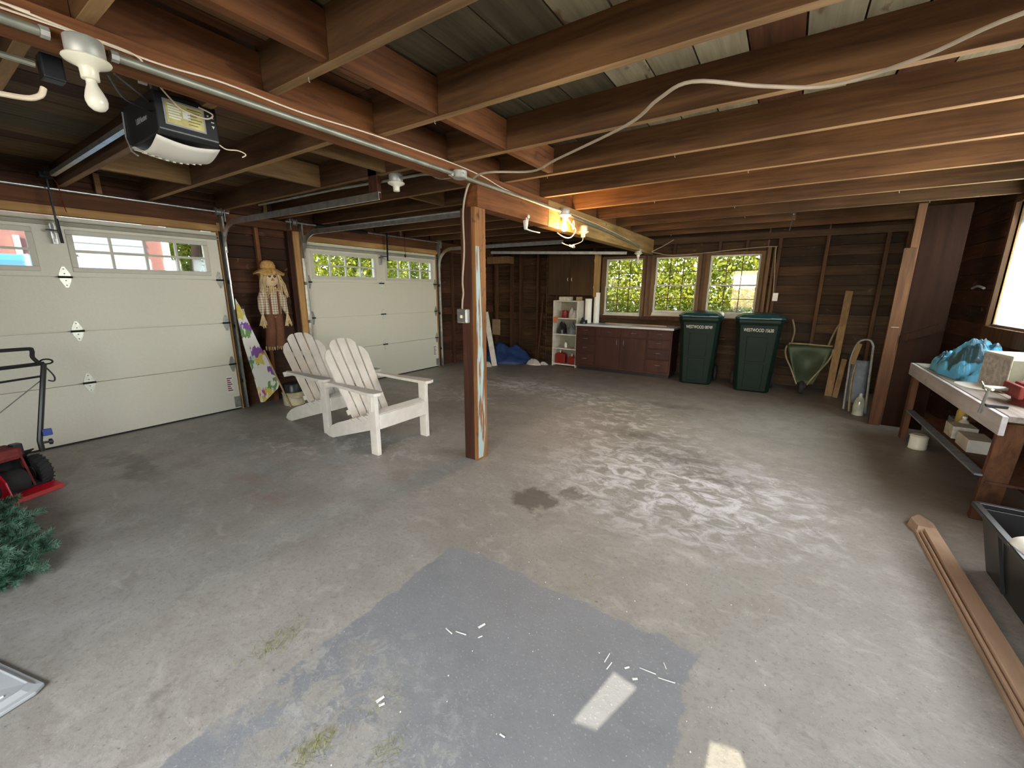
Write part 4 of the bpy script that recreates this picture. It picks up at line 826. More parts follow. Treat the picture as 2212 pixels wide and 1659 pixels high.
MB().tube([(-5.09+.13*math.cos(a),2.68+.13*math.sin(a)*1.0,.15-.06*math.sin((a+1.2)/2.4*PI)*1.0) for a in [-1.2+.2*k for k in range(13)]], .003, 5).build('bail_handle', M['galvdull'], bk)

# ================================================================== BACK LEFT CORNER
def cloth(name, m, label, cat, cx, cy, rx, ry, h, seed, z0=.004, rot=0, nz=7, pw=1.0, crumple=.25):
    mb = MB(); n = 34
    def fn(u, v):
        a = 2*PI*u; rr_ = v; wob = 1+.16*noise.noise(Vector((math.cos(a)*1.3, math.sin(a)*1.3, seed)))
        x = rr_*rx*math.cos(a)*wob; y_ = rr_*ry*math.sin(a)*wob
        k = max(0, 1-rr_**2)**pw
        z = h*k*(1+crumple*2*noise.noise(Vector((x*nz, y_*nz, seed)))) + h*crumple*abs(noise.noise(Vector((x*nz*1.9, y_*nz*1.9, seed+5))))*(.35+.65*k)
        if v > .96: z = 0
        c_, s_ = math.cos(rot), math.sin(rot); return (cx+x*c_-y_*s_, cy+x*s_+y_*c_, z0+max(0,z))
    mb.grid(64, 26, fn); o = mb.build(name, m, smooth=False); tag(o, label, cat); return o
cloth('blue_tarp_heap', M['bluecloth'], 'dark blue tarp heaped on the floor in the back left corner', 'tarp', -4.72, 6.86, .60, .42, .32, 2.0, rot=.12, nz=4)
cloth('crumpled_sheet', M['debris'], 'pale crumpled plastic lying at the edge of the dark blue tarp', 'sheet', -4.02, 6.86, .17, .10, .10, 5.0)
cloth('crumpled_sheet', M['debris'], 'small pale scrap on the floor in front of the white bookcase', 'sheet', -3.86, 6.98, .11, .07, .05, 6.0)
cloth('crumpled_sheet', M['debris'], 'pale scrap at the foot of the leaning white board', 'sheet', -4.62, 6.18, .07, .08, .09, 8.0)
one(MB().bar((-4.56,6.30,.0), (-4.95,6.55,1.0), .10, .02, upv=(.6,-.8,.1)), 'leaning_board', M['shelfwhite'], 'white painted board leaning just right of the post', 'board', bevel=.002)
one(MB().box(-5.42,7.41,.46,-5.22,7.435,.80), 'hardboard_piece', M['cardboard'], 'tan square panel standing against the back wall studs', 'panel')
one(MB().box(-5.40,7.20,1.96,-4.86,7.43,2.10), 'shelf_box', M['oldboard'], 'plain wooden box shelf high on the back wall at the left', 'shelf', bevel=.003)
ld = thing('leaning_ladder', 'dark brown wooden frame leaning left of the white bookcase', 'ladder', (-3.95, 7.3, 0))
for x in (-4.13,-3.80): MB().bar((x,7.22,.0), (x,7.42,1.35 if x < -4 else 1.1), .04, .025).build('side_rail', M['stud'], ld)
for z in (.3,.6,.9): MB().bar((-4.12,7.25+.14*z,z), (-3.81,7.25+.14*z,z), .03, .03).build('rung', M['stud'], ld)
# bookcase
bc = thing('bookcase', 'narrow white open bookcase standing left of the base cabinets', 'bookcase', (-3.4, 7.1, 0))
X0, X1, Y0, Y1 = -3.69, -3.185, 7.0, 7.30
for x in (X0, X1-.02): MB().box(x, Y0, 0, x+.02, Y1, 1.24).build('side_panel', M['shelfwhite'], bc, bevel=.002)
for z in (.03,.33,.60,.90,1.22): MB().box(X0+.02, Y0+.002, z, X1-.02, Y1, z+.022).build('shelf', M['shelfwhite'], bc, bevel=.002)
MB().box(X0+.02, Y1-.01, 0, X1-.02, Y1, 1.22).build('back_panel', plain('bookcase_back_grey', (.26,.25,.20), .7), bc)
def gascan(x, y_, w_, h, label):
    t = thing('fuel_can', label, 'fuel can', (x, y_, .052)); MB().prism([(-w_/2,0),(w_/2,0),(w_/2,h*.8),(w_/2-.02,h*.92),(w_*.1,h),(-w_*.3,h),(-w_/2,h*.86)], lambda u, v: (x+u,y_-.06,.053+v), lambda u, v: (x+u,y_+.06,.053+v)).build('body', M['redcan'], t, bevel=.008)
    MB().tube([(x-w_*.1,y_,.053+h),(x-w_*.05,y_-.01,.053+h+.05)], [.014,.009], 8).build('spout', M['cream'], t); MB().tube(smoothpts([(x-w_*.3,y_,.05+h*.95),(x,y_,.05+h+.025),(x+w_*.35,y_,.05+h*.93)]), .007, 6).build('handle', M['redcan'], t)
gascan(-3.54, 7.10, .20, .20, 'red fuel can on the bottom shelf of the bookcase, left one'); gascan(-3.29, 7.08, .14, .15, 'smaller red fuel can on the bottom shelf beside the base cabinet')
rng = random.Random(9)
def bottle(x, y_, z, h, r_, m, label, name='bottle', cat='bottle', group=None):
    t = thing(name, label, cat, (x,y_,z), group=group); MB().lathe([(r_*.95,0),(r_,h*.03),(r_,h*.62),(r_*.75,h*.74),(r_*.35,h*.82),(r_*.33,h*.9)], (x,y_,z), (0,0,1), 14).build('body', M[m], t, smooth=True)
    MB().lathe([(r_*.42,h*.9),(r_*.42,h),(r_*.36,h*1.01)], (x,y_,z), (0,0,1), 10).build('cap', M['white' if m != 'white' else 'black'], t, smooth=True)
bottle(-3.46,7.12,.355,.12,.028,'white','white capped bottle on the second shelf of the bookcase'); bottle(-3.25,7.12,.355,.17,.03,'glassjug','grey capped bottle on the second shelf nearest the cabinets')
for k, (x, w_, h, m) in enumerate(((-3.56,.18,.17,'black'),(-3.33,.20,.2,'strap'))): cloth('rag_bundle', M[m], ('dark' if k == 0 else 'grey-green') + ' bundle of cloth on the middle bookcase shelf, ' + ('left' if k == 0 else 'right') + ' one', 'cloth', x, 7.14, w_/2, .11, h*.8, 20+k, z0=.624, nz=14, pw=.4, crumple=.45)
one(MB().lathe([(.055,0),(.06,.01),(.06,.12),(.05,.13)], (-3.5,7.12,.923), (0,0,1), 14), 'dark_tin', M['redcan'], 'dark red tin on the upper shelf of the bookcase', 'tin', smooth=True)
cloth('rag_bundle', M['debris'], 'pale cloth bundle on the upper bookcase shelf', 'cloth', -3.31, 7.12, .10, .09, .11, 31, z0=.923, nz=14, pw=.4, crumple=.45)
one(MB().box(-3.60,7.05,1.243,-3.38,7.20,1.31), 'cardboard_box', M['lightcard'], 'small pale carton on top of the bookcase', 'box', bevel=.003)
one(MB().box(-3.27,7.10,1.243,-3.19,7.20,1.31), 'cardboard_box', M['cardboard'], 'small brown carton on top of the bookcase beside the rolls', 'box', bevel=.003)
# glove hanging at side
gl = MB(); 
for k in range(4): gl.tube([(-3.66+.02*k,6.985,.905),(-3.66+.02*k,6.975,.83-.012*(k % 2))], .009, 6)
gl.box(-3.675,6.98,.895,-3.585,7.06,.935); one(gl, 'work_glove', M['nose'], 'tan work glove draped over the bookcase shelf edge', 'glove', bevel=.004)
# base cabinets
cb = thing('base_cabinet', 'long dark brown base cabinet with drawers and doors under the back windows', 'cabinet', (-2.3, 7.2, 0))
BX0, BX1, BY, BZ = -3.165, -1.48, 6.93, .80
MB().box(BX0, BY, .06, BX1, 7.43, BZ).build('carcass', M['cabinet'], cb, bevel=.003); MB().box(BX0+.02, BY+.05, 0, BX1-.02, 7.43, .06).build('plinth', M['black'], cb)
def pull(parent, x, z, vertical=False):
    mb = MB()
    if vertical: mb.tube([(x,BY-.018,z-.04),(x,BY-.036,z-.03),(x,BY-.036,z+.03),(x,BY-.018,z+.04)], .005, 6)
    else: mb.tube([(x-.042,BY-.018,z),(x-.03,BY-.036,z),(x+.03,BY-.036,z),(x+.042,BY-.018,z)], .005, 6)
    mb.build('handle', M['galv'], parent, smooth=True)
cols = [(BX0+.02,BX0+.36,'d'),(BX0+.39,BX0+.83,'l'),(BX0+.85,BX1-.41,'r'),(BX1-.38,BX1-.02,'d')]
for x0, x1, k in cols:
    if k == 'd':
        for z0, z1 in ((.10,.30),(.315,.48),(.495,.63),(.645,.775)):
            d = MB().box(x0, BY-.018, z0, x1, BY-.001, z1).build('drawer', M['cabinet'], cb, bevel=.004); pull(d, (x0+x1)/2, (z0+z1)/2+.02)
    else:
        d = MB().box(x0, BY-.018, .645, x1, BY-.001, .775).build('drawer', M['cabinet'], cb, bevel=.004); pull(d, (x0+x1)/2, .72)
        d = MB().box(x0, BY-.018, .10, x1, BY-.001, .63).build('door', M['cabinet'], cb, bevel=.004); pull(d, x1-.05 if k == 'l' else x0+.05, .55, True)
one(MB().box(BX0-.01, BY-.03, BZ+.001, BX1+.02, 7.43, BZ+.035), 'countertop', M['counter'], 'pale grey countertop on the brown base cabinets', 'countertop', bevel=.004)
one(MB().box(-2.75, 7.34, BZ+.036, -1.55, 7.42, BZ+.05), 'wood_strip', M['oldboard'], 'long dark strip of wood at the back of the countertop', 'wood strip', bevel=.002)
one(MB().bar((-2.72,7.22,BZ+.048), (-1.62,7.14,BZ+.048), .06, .02), 'wood_strip', M['tanboard'], 'long pale strip of wood lying across the countertop', 'wood strip', bevel=.002)
cloth('paper_sheet', M['paperroll'], 'white sheets of paper lying on the countertop', 'paper', -2.32, 7.05, .22, .07, .012, 40, z0=BZ+.037, nz=9)
cloth('crumpled_rag', M['black'], 'small black and white rag at the left end of the countertop', 'rag', -3.06, 7.0, .07, .06, .08, 41, z0=BZ+.037, nz=16, pw=.4, crumple=.5)
one(MB().lathe([(.062,0),(.062,.44),(.02,.442)], (-3.085,7.25,BZ+.036), (0,0,1), 20), 'paper_roll', M['paperroll'], 'shorter white roll standing at the end of the countertop', 'roll', smooth=True)
one(MB().lathe([(.055,0),(.055,.55),(.02,.552)], (-2.955,7.33,BZ+.036), (0,0,1), 20), 'paper_roll', M['paperroll'], 'taller white roll standing against the wall beside the cabinet side', 'roll', smooth=True)
# hanging cabinet
wc = thing('wall_cabinet', 'dark olive-brown double-door cabinet hanging left of the windows', 'cabinet', (-3.5, 7.3, 1.32))
MB().box(-3.93,7.22,1.33,-2.99,7.44,2.10).build('carcass', M['wallcab'], wc, bevel=.003)
for x0, x1, hx in ((-3.925,-3.465,-3.50),(-3.455,-2.995,-3.42)):
    d = MB().box(x0,7.20,1.335,x1,7.219,2.095).build('door', M['wallcab'], wc, bevel=.003); MB().tube([(hx,7.198,1.60),(hx,7.182,1.607),(hx,7.182,1.643),(hx,7.198,1.65)], .006, 6).build('handle', M['zinc'], d)
for z in (1.48,1.95): MB().box(-2.992,7.205,z-.02,-2.986,7.235,z+.02).build('hinge', M['galv'], wc)
one(MB().box(-2.978,7.31,1.31,-2.955,7.44,2.08).box(-2.985,7.20,1.31,-2.955,7.31,2.08), 'end_board', M['pine_z'], 'bright new pine board on the side of the hanging cabinet', 'board', bevel=.002)

# ================================================================== BINS
def bin_(cx, cy, rz, label, word, w_=.62):
    t = thing('wheelie_bin', label, 'bin', (0,0,0), group='dark green wheeled bins')
    def ring(z, wx, y0_, y1_, c_):
        return [(-wx+c_,y0_,z),(wx-c_,y0_,z),(wx,y0_+c_,z),(wx,y1_-c_,z),(wx-c_,y1_,z),(-wx+c_,y1_,z),(-wx,y1_-c_,z),(-wx,y0_+c_,z)]
    mb = MB(); lv = [(.0,.21,-.20,.22,.04),(.02,.225,-.215,.24,.05),(.5,.25,-.26,.28,.05),(.96,.275,-.31,.32,.05),(1.0,.295,-.33,.34,.05),(1.04,.295,-.33,.34,.05)]
    vs = [v for l in lv for v in ring(*l)]; fs = [(i*8+k, i*8+(k+1) % 8, (i+1)*8+(k+1) % 8, (i+1)*8+k) for i in range(len(lv)-1) for k in range(8)] + [tuple(range(7,-1,-1)), tuple(range(40,48))]
    mb.add(vs, fs).build('body', M['bin'], t, bevel=.008)
    for z0, z1 in ((.06,.42),(.45,.80)):
        fy = lambda z: -.217-(z-.02)*.100-.006; wx = .105+.02*z1
        mb = MB(); mb.add([(-wx,fy(z0),z0),(wx,fy(z0),z0),(wx*1.05,fy(z1),z1),(-wx*1.05,fy(z1),z1),(-wx,fy(z0)+.012,z0),(wx,fy(z0)+.012,z0),(wx*1.05,fy(z1)+.012,z1),(-wx*1.05,fy(z1)+.012,z1)], [(0,1,2,3),(4,7,6,5),(0,4,5,1),(1,5,6,2),(2,6,7,3),(3,7,4,0)])
        mb.build('front_panel', M['bin'], t, bevel=.005)
    mb = MB(); lv = [(1.042,.30,-.345,.34,.05),(1.065,.305,-.35,.345,.05),(1.10,.27,-.29,.31,.06),(1.125,.20,-.2,.25,.06),(1.13,.05,-.05,.1,.03)]
    vs = [v for l in lv for v in ring(*l)]; fs = [(i*8+k, i*8+(k+1) % 8, (i+1)*8+(k+1) % 8, (i+1)*8+k) for i in range(len(lv)-1) for k in range(8)] + [tuple(range(7,-1,-1)), tuple(range(32,40))]
    lid = mb.add(vs, fs).build('lid', M['binlid'], t, bevel=.01); MB().box(-.13,-.375,1.045,.13,-.34,1.068).build('grip', M['binlid'], lid, bevel=.008)
    MB().tube([(-.27,.37,1.02),(.27,.37,1.02)], .014, 8).build('handle_bar', M['bin'], t, smooth=True)
    for s in (-1, 1):
        MB().box(s*.25-.012,.33,.98,s*.25+.012,.38,1.04).build('handle_bracket', M['bin'], t)
        MB().lathe([(.11,-.02),(.13,-.016),(.13,.016),(.11,.02)], (s*.26,.25,.13), (1,0,0), 20).build('wheel', M['blackrub'], t, smooth=True)
    t.location = (cx, cy, 0); t.rotation_euler = (0,0,rz)
    th = math.atan(.1)
    cu = bpy.data.curves.new('lettering', 'FONT'); cu.body = word; cu.size = .066; cu.align_x = 'CENTER'; cu.align_y = 'CENTER'; cu.extrude = .001; cu.materials.append(M['letter'])
    o = bpy.data.objects.new('lettering', cu); C.objects.link(o); o.parent = t; o.location = (0, -.321+.0, .895); o.rotation_euler = (math.radians(90)+th, 0, 0); o.scale = (.62,1,1)
    bpy.context.view_layer.update(); meshify(o, 'lettering', M['letter'])
    return t
bin_(-1.085, 7.02, math.radians(4), 'dark green wheeled bin next to the brown base cabinets', 'WESTWOOD 08749')
bin_(-.305, 6.93, math.radians(3), 'dark green wheeled bin next to the upended wheelbarrow', 'WESTWOOD 15630')

# ================================================================== WHEELBARROW, LEANING THINGS
wh = thing('wheelbarrow', 'green wheelbarrow tipped up against the back wall', 'wheelbarrow', (.33, 7.05, 0))
def tray(u, v):
    x = -.25+.50*u; top = .66; wv = .55+.45*v; d = .10*math.sin(PI*u)*math.sin(PI*min(1,v*1.1))
    return (.34+x*(.40+.70*v)+.0, 7.06+.14*v+d, .14+.53*v)
MB().grid(12, 10, tray).build('tray', M['barrow'], wh, smooth=True, solid=.006)
mb = MB(); mb.tube(smoothpts([(.25,7.03,.13),(.16,7.08,.33),(.075,7.15,.50),(.062,7.2,.62),(.10,7.22,.68)]), .012, 8); mb.build('frame_tube', M['barrowframe'], wh, smooth=True)
mb = MB(); mb.tube(smoothpts([(.37,7.03,.13),(.42,7.08,.22),(.56,7.15,.45),(.61,7.2,.60),(.575,7.22,.67)]), .012, 8); mb.build('frame_tube', M['barrowframe'], wh, smooth=True)
MB().tube([(.09,7.21,.685),(.32,7.22,.685),(.60,7.21,.675)], .012, 8).build('tray_rim', M['barrowframe'], wh, smooth=True)
MB().tube(smoothpts([(.12,7.22,.69),(.135,7.33,.86),(.09,7.38,1.02)]), .013, 8).build('handle', M['barrowframe'], wh, smooth=True); MB().tube(smoothpts([(.55,7.22,.68),(.60,7.33,.86),(.66,7.38,1.02)]), .013, 8).build('handle', M['barrowframe'], wh, smooth=True)
MB().lathe([(.05,-.03),(.085,-.028),(.095,-.012),(.095,.012),(.085,.028),(.05,.03)], (.31,6.99,.096), (1,0,0), 20).build('wheel', M['blackrub'], wh, smooth=True)
def lean(name, m, label, a, b_, w_, t_, upv=(0,1,0)):
    return one(MB().bar(a, b_, w_, t_, upv=upv), name, M[m], label, 'board', bevel=.003)
lean('leaning_plank', 'oldboard', 'wide tan plank leaning on the back wall right of the wheelbarrow', (.63,7.05,0), (.69,7.41,1.43), .085, .02)
lean('leaning_plank', 'oldboard', 'narrow tan plank leaning directly beside the wide tan plank', (.70,7.00,0), (.745,7.15,.52), .06, .025)
ht = thing('folding_chair', 'folded metal chair with dark fabric standing left of the corner post', 'folding chair', (.8, 6.35, 0))
MB().tube(smoothpts([(.735,6.30,.012),(.735,6.42,.40),(.74,6.50,.62),(.78,6.54,.80),(.84,6.55,.85),(.90,6.55,.84),(.93,6.53,.78)]), .013, 8).build('frame_tube', M['galvdull'], ht, smooth=True)
MB().tube(smoothpts([(.78,6.22,.012),(.77,6.36,.35),(.79,6.44,.55)]), .011, 8).build('frame_tube', M['barrowframe'], ht, smooth=True); MB().tube([(.93,6.22,.012),(.93,6.53,.78)], .013, 8).build('frame_tube', M['galvdull'], ht, smooth=True)
MB().grid(6, 8, lambda u, v: (.755+.165*u, 6.36+.16*v-.03*math.sin(PI*u), .10+.50*v)).build('fabric_seat', M['strap'], ht, smooth=True, solid=.01); MB().bar((.755,6.47,.55), (.80,6.53,.80), .05, .012, upv=(0,1,0)).build('armrest', M['oldboard'], ht)
jg = thing('glass_jug', 'clear ribbed glass jug on the floor at the foot of the corner post', 'jug', (.85, 6.12, 0))
MB().lathe([(.045,0),(.055,.006),(.052,.05),(.056,.1),(.05,.17),(.035,.21),(.02,.225),(.018,.25)], (.85,6.12,.0), (0,0,1), 16).build('body', M['glassjug'], jg, smooth=True); MB().lathe([(.022,.25),(.022,.27),(.01,.272)], (.85,6.12,0)).build('cap', M['galvdull'], jg, smooth=True)
cp = thing('corner_post', 'tall brown wooden corner post in front of the back right corner', 'post', (.95, 5.8, 0))
MB().box(.905,5.76,0,1.0,5.80,1.85).build('facing_board', M['corner_wood'], cp, bevel=.003); MB().box(.955,5.80,0,1.02,5.88,2.27).build('timber', M['corner_wood'], cp, bevel=.003); MB().box(.93,5.755,1.06,.99,5.7598,1.066).build('nail_strip', M['lettergrey'], cp)
one(MB().box(1.021,5.80,0,1.34,5.82,2.24), 'plywood_panel', M['ply'], 'dark reddish-brown plywood panel fixed beside the corner post', 'panel', bevel=.002)
one(MB().prism([(1.02,.9),(1.34,1.05),(1.30,1.12),(1.02,.98)], lambda u, v: (u,5.775,v), lambda u, v: (u,5.795,v)), 'shelf_brace', M['ply'], 'dark sloping brace on the plywood panel', 'brace')

# ================================================================== WORKBENCH
wk = thing('workbench', 'paint-splashed wooden workbench along the right wall', 'workbench', (1.3, 4.4, 0))
KX0, KY0, KY1, KZ = 1.10, 3.36, 5.42, .75
for k in range(3):
    xa = KX0+.005+k*.165; MB().box(xa, KY0-.02, KZ-.035, xa+.16, KY1+.02, KZ).build('top_board', M['benchtop'], wk, bevel=.003)
MB().box(KX0-.022, KY0-.03, KZ-.115, KX0+.003, KY1+.03, KZ-.003).build('apron', M['apron'], wk, bevel=.003)
MB().bar((KX0+.02,KY1-.05,KZ-.1), (KX0+.02,KY1-.04,0), .09, .045, upv=(1,0,0)).build('leg', M['benchleg'], wk, bevel=.003)
MB().bar((KX0+.055,KY0+.05,KZ-.05), (KX0+.105,KY0+.28,0), .045, .11, upv=(1,0,0)).build('leg', M['benchleg'], wk, bevel=.004)
MB().bar((KX0+.45,KY1-.05,KZ-.1), (KX0+.45,KY1-.05,0), .06, .06).build('leg', M['benchleg'], wk); MB().bar((KX0+.45,KY0+.05,KZ-.1), (KX0+.45,KY0+.05,0), .06, .06).build('leg', M['benchleg'], wk)
MB().box(KX0+.04, KY0+.15, .285, KX0+.50, KY1-.3, .30).build('lower_shelf', M['benchleg'], wk)
MB().bar((KX0+.02,KY1-.1,.30), (KX0+.02,KY0+.16,.33), .06, .012, upv=(0,0,1)).build('shelf_edge', M['strap'], wk)
# blue tarp on bench
tb = MB()
def tf(u, v):
    a = 2*PI*u; wob = 1+.22*noise.noise(Vector((math.cos(a)*1.7, math.sin(a)*1.7, 3)))
    x = 1.325+.20*v*math.cos(a)*wob; yy = 4.87+.46*v*math.sin(a)*wob; k = max(0, 1-v**2)**.6
    z = .23*k*(.75+.25*math.cos(a+1.9))*(1+.7*noise.noise(Vector((x*9, yy*5, 1))))+.07*abs(noise.noise(Vector((x*17, yy*11, 7))))*(.3+.7*k)
    z += .05*abs(math.sin((yy*13+x*9+2*noise.noise(Vector((x*5,yy*5,2)))))) * k
    z += (.018*(1-abs(noise.noise(Vector((x*14+yy*4, yy*9, 11))))*4)+.012*(1-abs(noise.noise(Vector((x*30, yy*22, 13))))*4)) * min(1, k*1.6)
    if v > .97: z = 0
    return (x, yy, .7515+max(0,z))
tb.grid(110, 44, tf); one(tb, 'blue_tarp', M['tarp'], 'crumpled bright blue tarp lying on the workbench', 'tarp')
cloth('white_paper', M['paperroll'], 'white paper sheet between the blue tarp and the carton', 'paper', 1.22, 4.33, .09, .17, .01, 50, z0=.752, nz=8)
bx = thing('carton', 'light printed carton standing on the workbench beside the blue tarp', 'box', (1.38, 4.1, .75))
R_ = Matrix.Translation((1.43,4.26,.752)) @ Matrix.Rotation(math.radians(8), 4, 'Z') @ Matrix.Diagonal((1.05,1.6,1.45,1))
def bxp(name, m, x0,y0,z0,x1,y1,z1, **k): return MB().box(x0,y0,z0,x1,y1,z1).xf(R_).build(name, m, bx, **k)
bxp('box_body', M['lightcard'], -.15,-.10,0,.15,.10,.17, bevel=.003)
bxp('side_print', plain('pale_grey_print', (.40,.37,.34), .6, var=.35, scale=30), -.1515,-.095,.01,-.1503,.095,.165)
bxp('lid_flap', M['paperroll'], -.15,-.10,.171,.15,.10,.175)
bxp('front_print', plain('olive_print', (.20,.20,.13), .6), -.145,-.1015,.02,.145,-.1003,.155)
cu = bpy.data.curves.new('lettering', 'FONT'); cu.body = 'R'; cu.size = .09; cu.extrude = .0008; cu.align_x = 'CENTER'; cu.align_y = 'CENTER'; cu.materials.append(M['letter']); o = bpy.data.objects.new('lettering', cu); C.objects.link(o); o.parent = bx
o.matrix_local = Matrix.Translation(-Vector(bx.location)) @ R_ @ Matrix.Translation((-.06,-.1025,.085)) @ Matrix.Rotation(PI/2, 4, 'X')
bpy.context.view_layer.update(); meshify(o, 'lettering', M['letter'])
vs_ = thing('bench_vise', 'rusty red iron vise at the near end of the workbench', 'vise', (1.35, 3.8, .75))
mb = MB(); mb.grid(18, 10, lambda u, v: (1.37+(.12+.05*noise.noise(Vector((u*9,v*5,1))))*math.cos(2*PI*u)*math.sin(PI*v*.5), 3.75+(.22+.06*noise.noise(Vector((u*9,v*5,4))))*math.sin(2*PI*u)*math.sin(PI*v*.5), .751+.115*math.cos(PI*v*.5))); mb.build('casting', M['redrust'], vs_, smooth=True)
MB().lathe([(.085,0),(.09,.012),(.07,.03),(.05,.045)], (1.36,3.82,.751), (0,0,1), 16).build('base', M['redrust'], vs_, smooth=True)
MB().box(1.26,3.66,.80,1.42,3.88,.88).build('body', M['redrust'], vs_, bevel=.018); MB().box(1.225,3.66,.79,1.25,3.90,.87).build('jaw', M['redrust'], vs_, bevel=.008); MB().tube([(1.12,3.82,.825),(1.24,3.82,.825)], .014, 8).build('screw', M['galvdull'], vs_); MB().tube([(1.125,3.76,.80),(1.125,3.88,.85)], .006, 6).build('handle', M['galvdull'], vs_)
cl = thing('screw_clamp', 'rusty steel screw clamp hooked over the workbench apron', 'clamp', (1.09, 3.6, .7))
mb = MB(); mb.tube([(1.065,3.60,.70),(1.065,3.545,.86)], .008, 8); mb.build('screw', M['galvdull'], cl, smooth=True); mb = MB(); mb.tube([(1.06,3.58,.862),(1.07,3.51,.862)], .008, 8); mb.build('crossbar', M['zinc'], cl, smooth=True); MB().box(1.07,3.54,.752,1.16,3.57,.766).build('frame', M['darkmetal'], cl)
# under bench
pc = thing('cream_jug', 'cream plastic jug with dark stripe on the floor under the workbench', 'jug', (1.16, 5.2, 0))
MB().lathe([(.062,0),(.07,.01),(.07,.03),(.066,.04),(.07,.055),(.066,.07),(.068,.12),(.05,.135)], (1.17,5.08,0), (0,0,1), 18).build('body', M['cream'], pc, smooth=True); MB().box(1.097,5.055,.012,1.1035,5.065,.125).build('stripe', M['black'], pc)
bottle(1.33,4.80,.301,.24,.035,'yellow','yellow spray bottle on the lower shelf of the workbench','spray_bottle')
bottle(1.30,4.62,.301,.15,.035,'lightcard','squat grey-labelled bottle beside the yellow one under the workbench')
one(MB().box(1.20,4.44,.301,1.34,4.62,.40), 'small_carton', M['lightcard'], 'grey printed small carton on the lower shelf of the workbench', 'box', bevel=.003)
one(MB().box(1.20,4.10,.301,1.34,4.34,.395), 'small_carton', M['shelfwhite'], 'plain cream small carton on the lower shelf, nearest the near leg', 'box', bevel=.003)
one(MB().box(1.30,4.86,.301,1.40,4.98,.37), 'small_carton', M['strap'], 'blue-grey small carton behind the yellow bottle', 'box', bevel=.003)
sb = thing('paint_can', 'round can with pale lid on the workbench at the frame edge', 'can', (1.5, 4.55, .75))
MB().lathe([(.05,0),(.052,.005),(.052,.10),(.048,.105)], (1.50,4.66,.751), (0,0,1), 16).build('body', M['bucket'], sb, smooth=True); MB().lathe([(.05,.106),(.05,.114),(.02,.115)], (1.50,4.66,.751), (0,0,1), 16).build('lid', M['cream'], sb, smooth=True)
one(MB().tube(smoothpts([(1.585,6.3,1.46),(1.57,6.1,1.48),(1.575,5.95,1.46)]), .012, 8), 'wall_hook_bar', M['debris'], 'small pale bar fixed to the right wall beside the window', 'hook')

# ================================================================== FLOOR THINGS AT RIGHT
fb = thing('moulding_board', 'long tan grooved board lying on the floor at the right', 'board', (.86, 2.3, 0))
for (x0, x1, z0, z1) in ((.852,.925,.0,.042),(.835,.8515,.0,.030),(.818,.8345,.0,.020)):
    MB().add([(x0,.6,z0),(x1,.6,z0),(x1-.012,3.30,z0),(x0+.0,3.22,z0),(x0,.6,z1),(x1,.6,z1),(x1-.012,3.30,z1),(x0,3.22,z1)], [(0,3,2,1),(4,5,6,7),(0,1,5,4),(1,2,6,5),(2,3,7,6),(3,0,4,7)]).build('top_layer' if z1 > .04 else 'edge_step', M['tanboard'], fb, bevel=.002)
MB().add([(.80,3.30,.0),(.86,3.40,.0),(.915,3.30,.0),(.91,3.20,.0),(.82,3.19,.0),(.81,3.30,.05),(.86,3.38,.05),(.905,3.29,.05),(.905,3.21,.05),(.825,3.20,.05)], [(4,3,2,1,0),(5,6,7,8,9),(0,1,6,5),(1,2,7,6),(2,3,8,7),(3,4,9,8),(4,0,5,9)]).build('end_piece', M['tanboard'], fb)
tu = thing('black_tote', 'black plastic tote bin on the floor at the right edge', 'tote', (1.25, 2.5, 0))
def tub(s0, z): return [(1.04-.07*z/.35, 1.75-s0, z), (1.52+.03*z/.35, 1.75-s0, z), (1.52+.03*z/.35, 2.93+s0, z), (1.04-.07*z/.35, 2.93+s0, z)]
mb = MB(); o_, i_ = tub(0,.0), tub(.03,.33); ii = [(a+(.012 if k in (0,3) else -.012), b_+(.012 if k in (0,1) else -.012), c_) for k,(a,b_,c_) in enumerate(tub(.03,.33))]; ib = [(a+(.02 if k in (0,3) else -.02), b_+(.02 if k in (0,1) else -.02), .015) for k,(a,b_,c_) in enumerate(tub(0,.0))]
mb.add(o_+i_+ii+ib, [(0,3,2,1)]+[(k,(k+1)%4,4+(k+1)%4,4+k) for k in range(4)]+[(4+k,4+(k+1)%4,8+(k+1)%4,8+k) for k in range(4)]+[(8+k,8+(k+1)%4,12+(k+1)%4,12+k) for k in range(4)]+[(12,13,14,15)]); mb.build('body', M['black'], tu, bevel=.004)
mb = MB(); r0 = tub(.045,.33); r0 = [(a-(.02 if k in (0,3) else -.02), b_, c_) for k,(a,b_,c_) in enumerate(r0)]
for k in range(4): mb.bar(Vector(r0[k])+Vector((0,0,.01)), Vector(r0[(k+1)%4])+Vector((0,0,.01)), .03, .022)
mb.build('rim', M['black'], tu, bevel=.003)
for yy in (2.0,2.35,2.7): MB().bar((1.03,yy,.02), (.965,yy,.31), .02, .012, upv=(1,0,0)).build('rib', M['black'], tu)
cloth('white_rag', M['paperroll'], 'torn white cloth draped over the rim of the black tote', 'rag', 1.02, 2.50, .08, .12, .06, 60, z0=.345, nz=12)
one(MB().box(1.10,1.9,.05,1.45,2.6,.12), 'pink_board', plain('pink_wood', (.42,.22,.17), .6), 'pinkish board lying inside the black tote', 'board', bevel=.004)

# ================================================================== LEFT: SNOW BLOWER, TREE, TRAY
sn = thing('snow_blower', 'red and black walk-behind snow blower at the left edge', 'snow blower', (-4.35, .25, 0))
fx = Vector((.88,.30,0)).normalized(); wy = Vector((-fx.y, fx.x, 0)); O_ = Vector((-4.27,.22,0))
def L3(a, b_, c_): return O_ + fx*a + wy*b_ + Vector((0,0,c_))
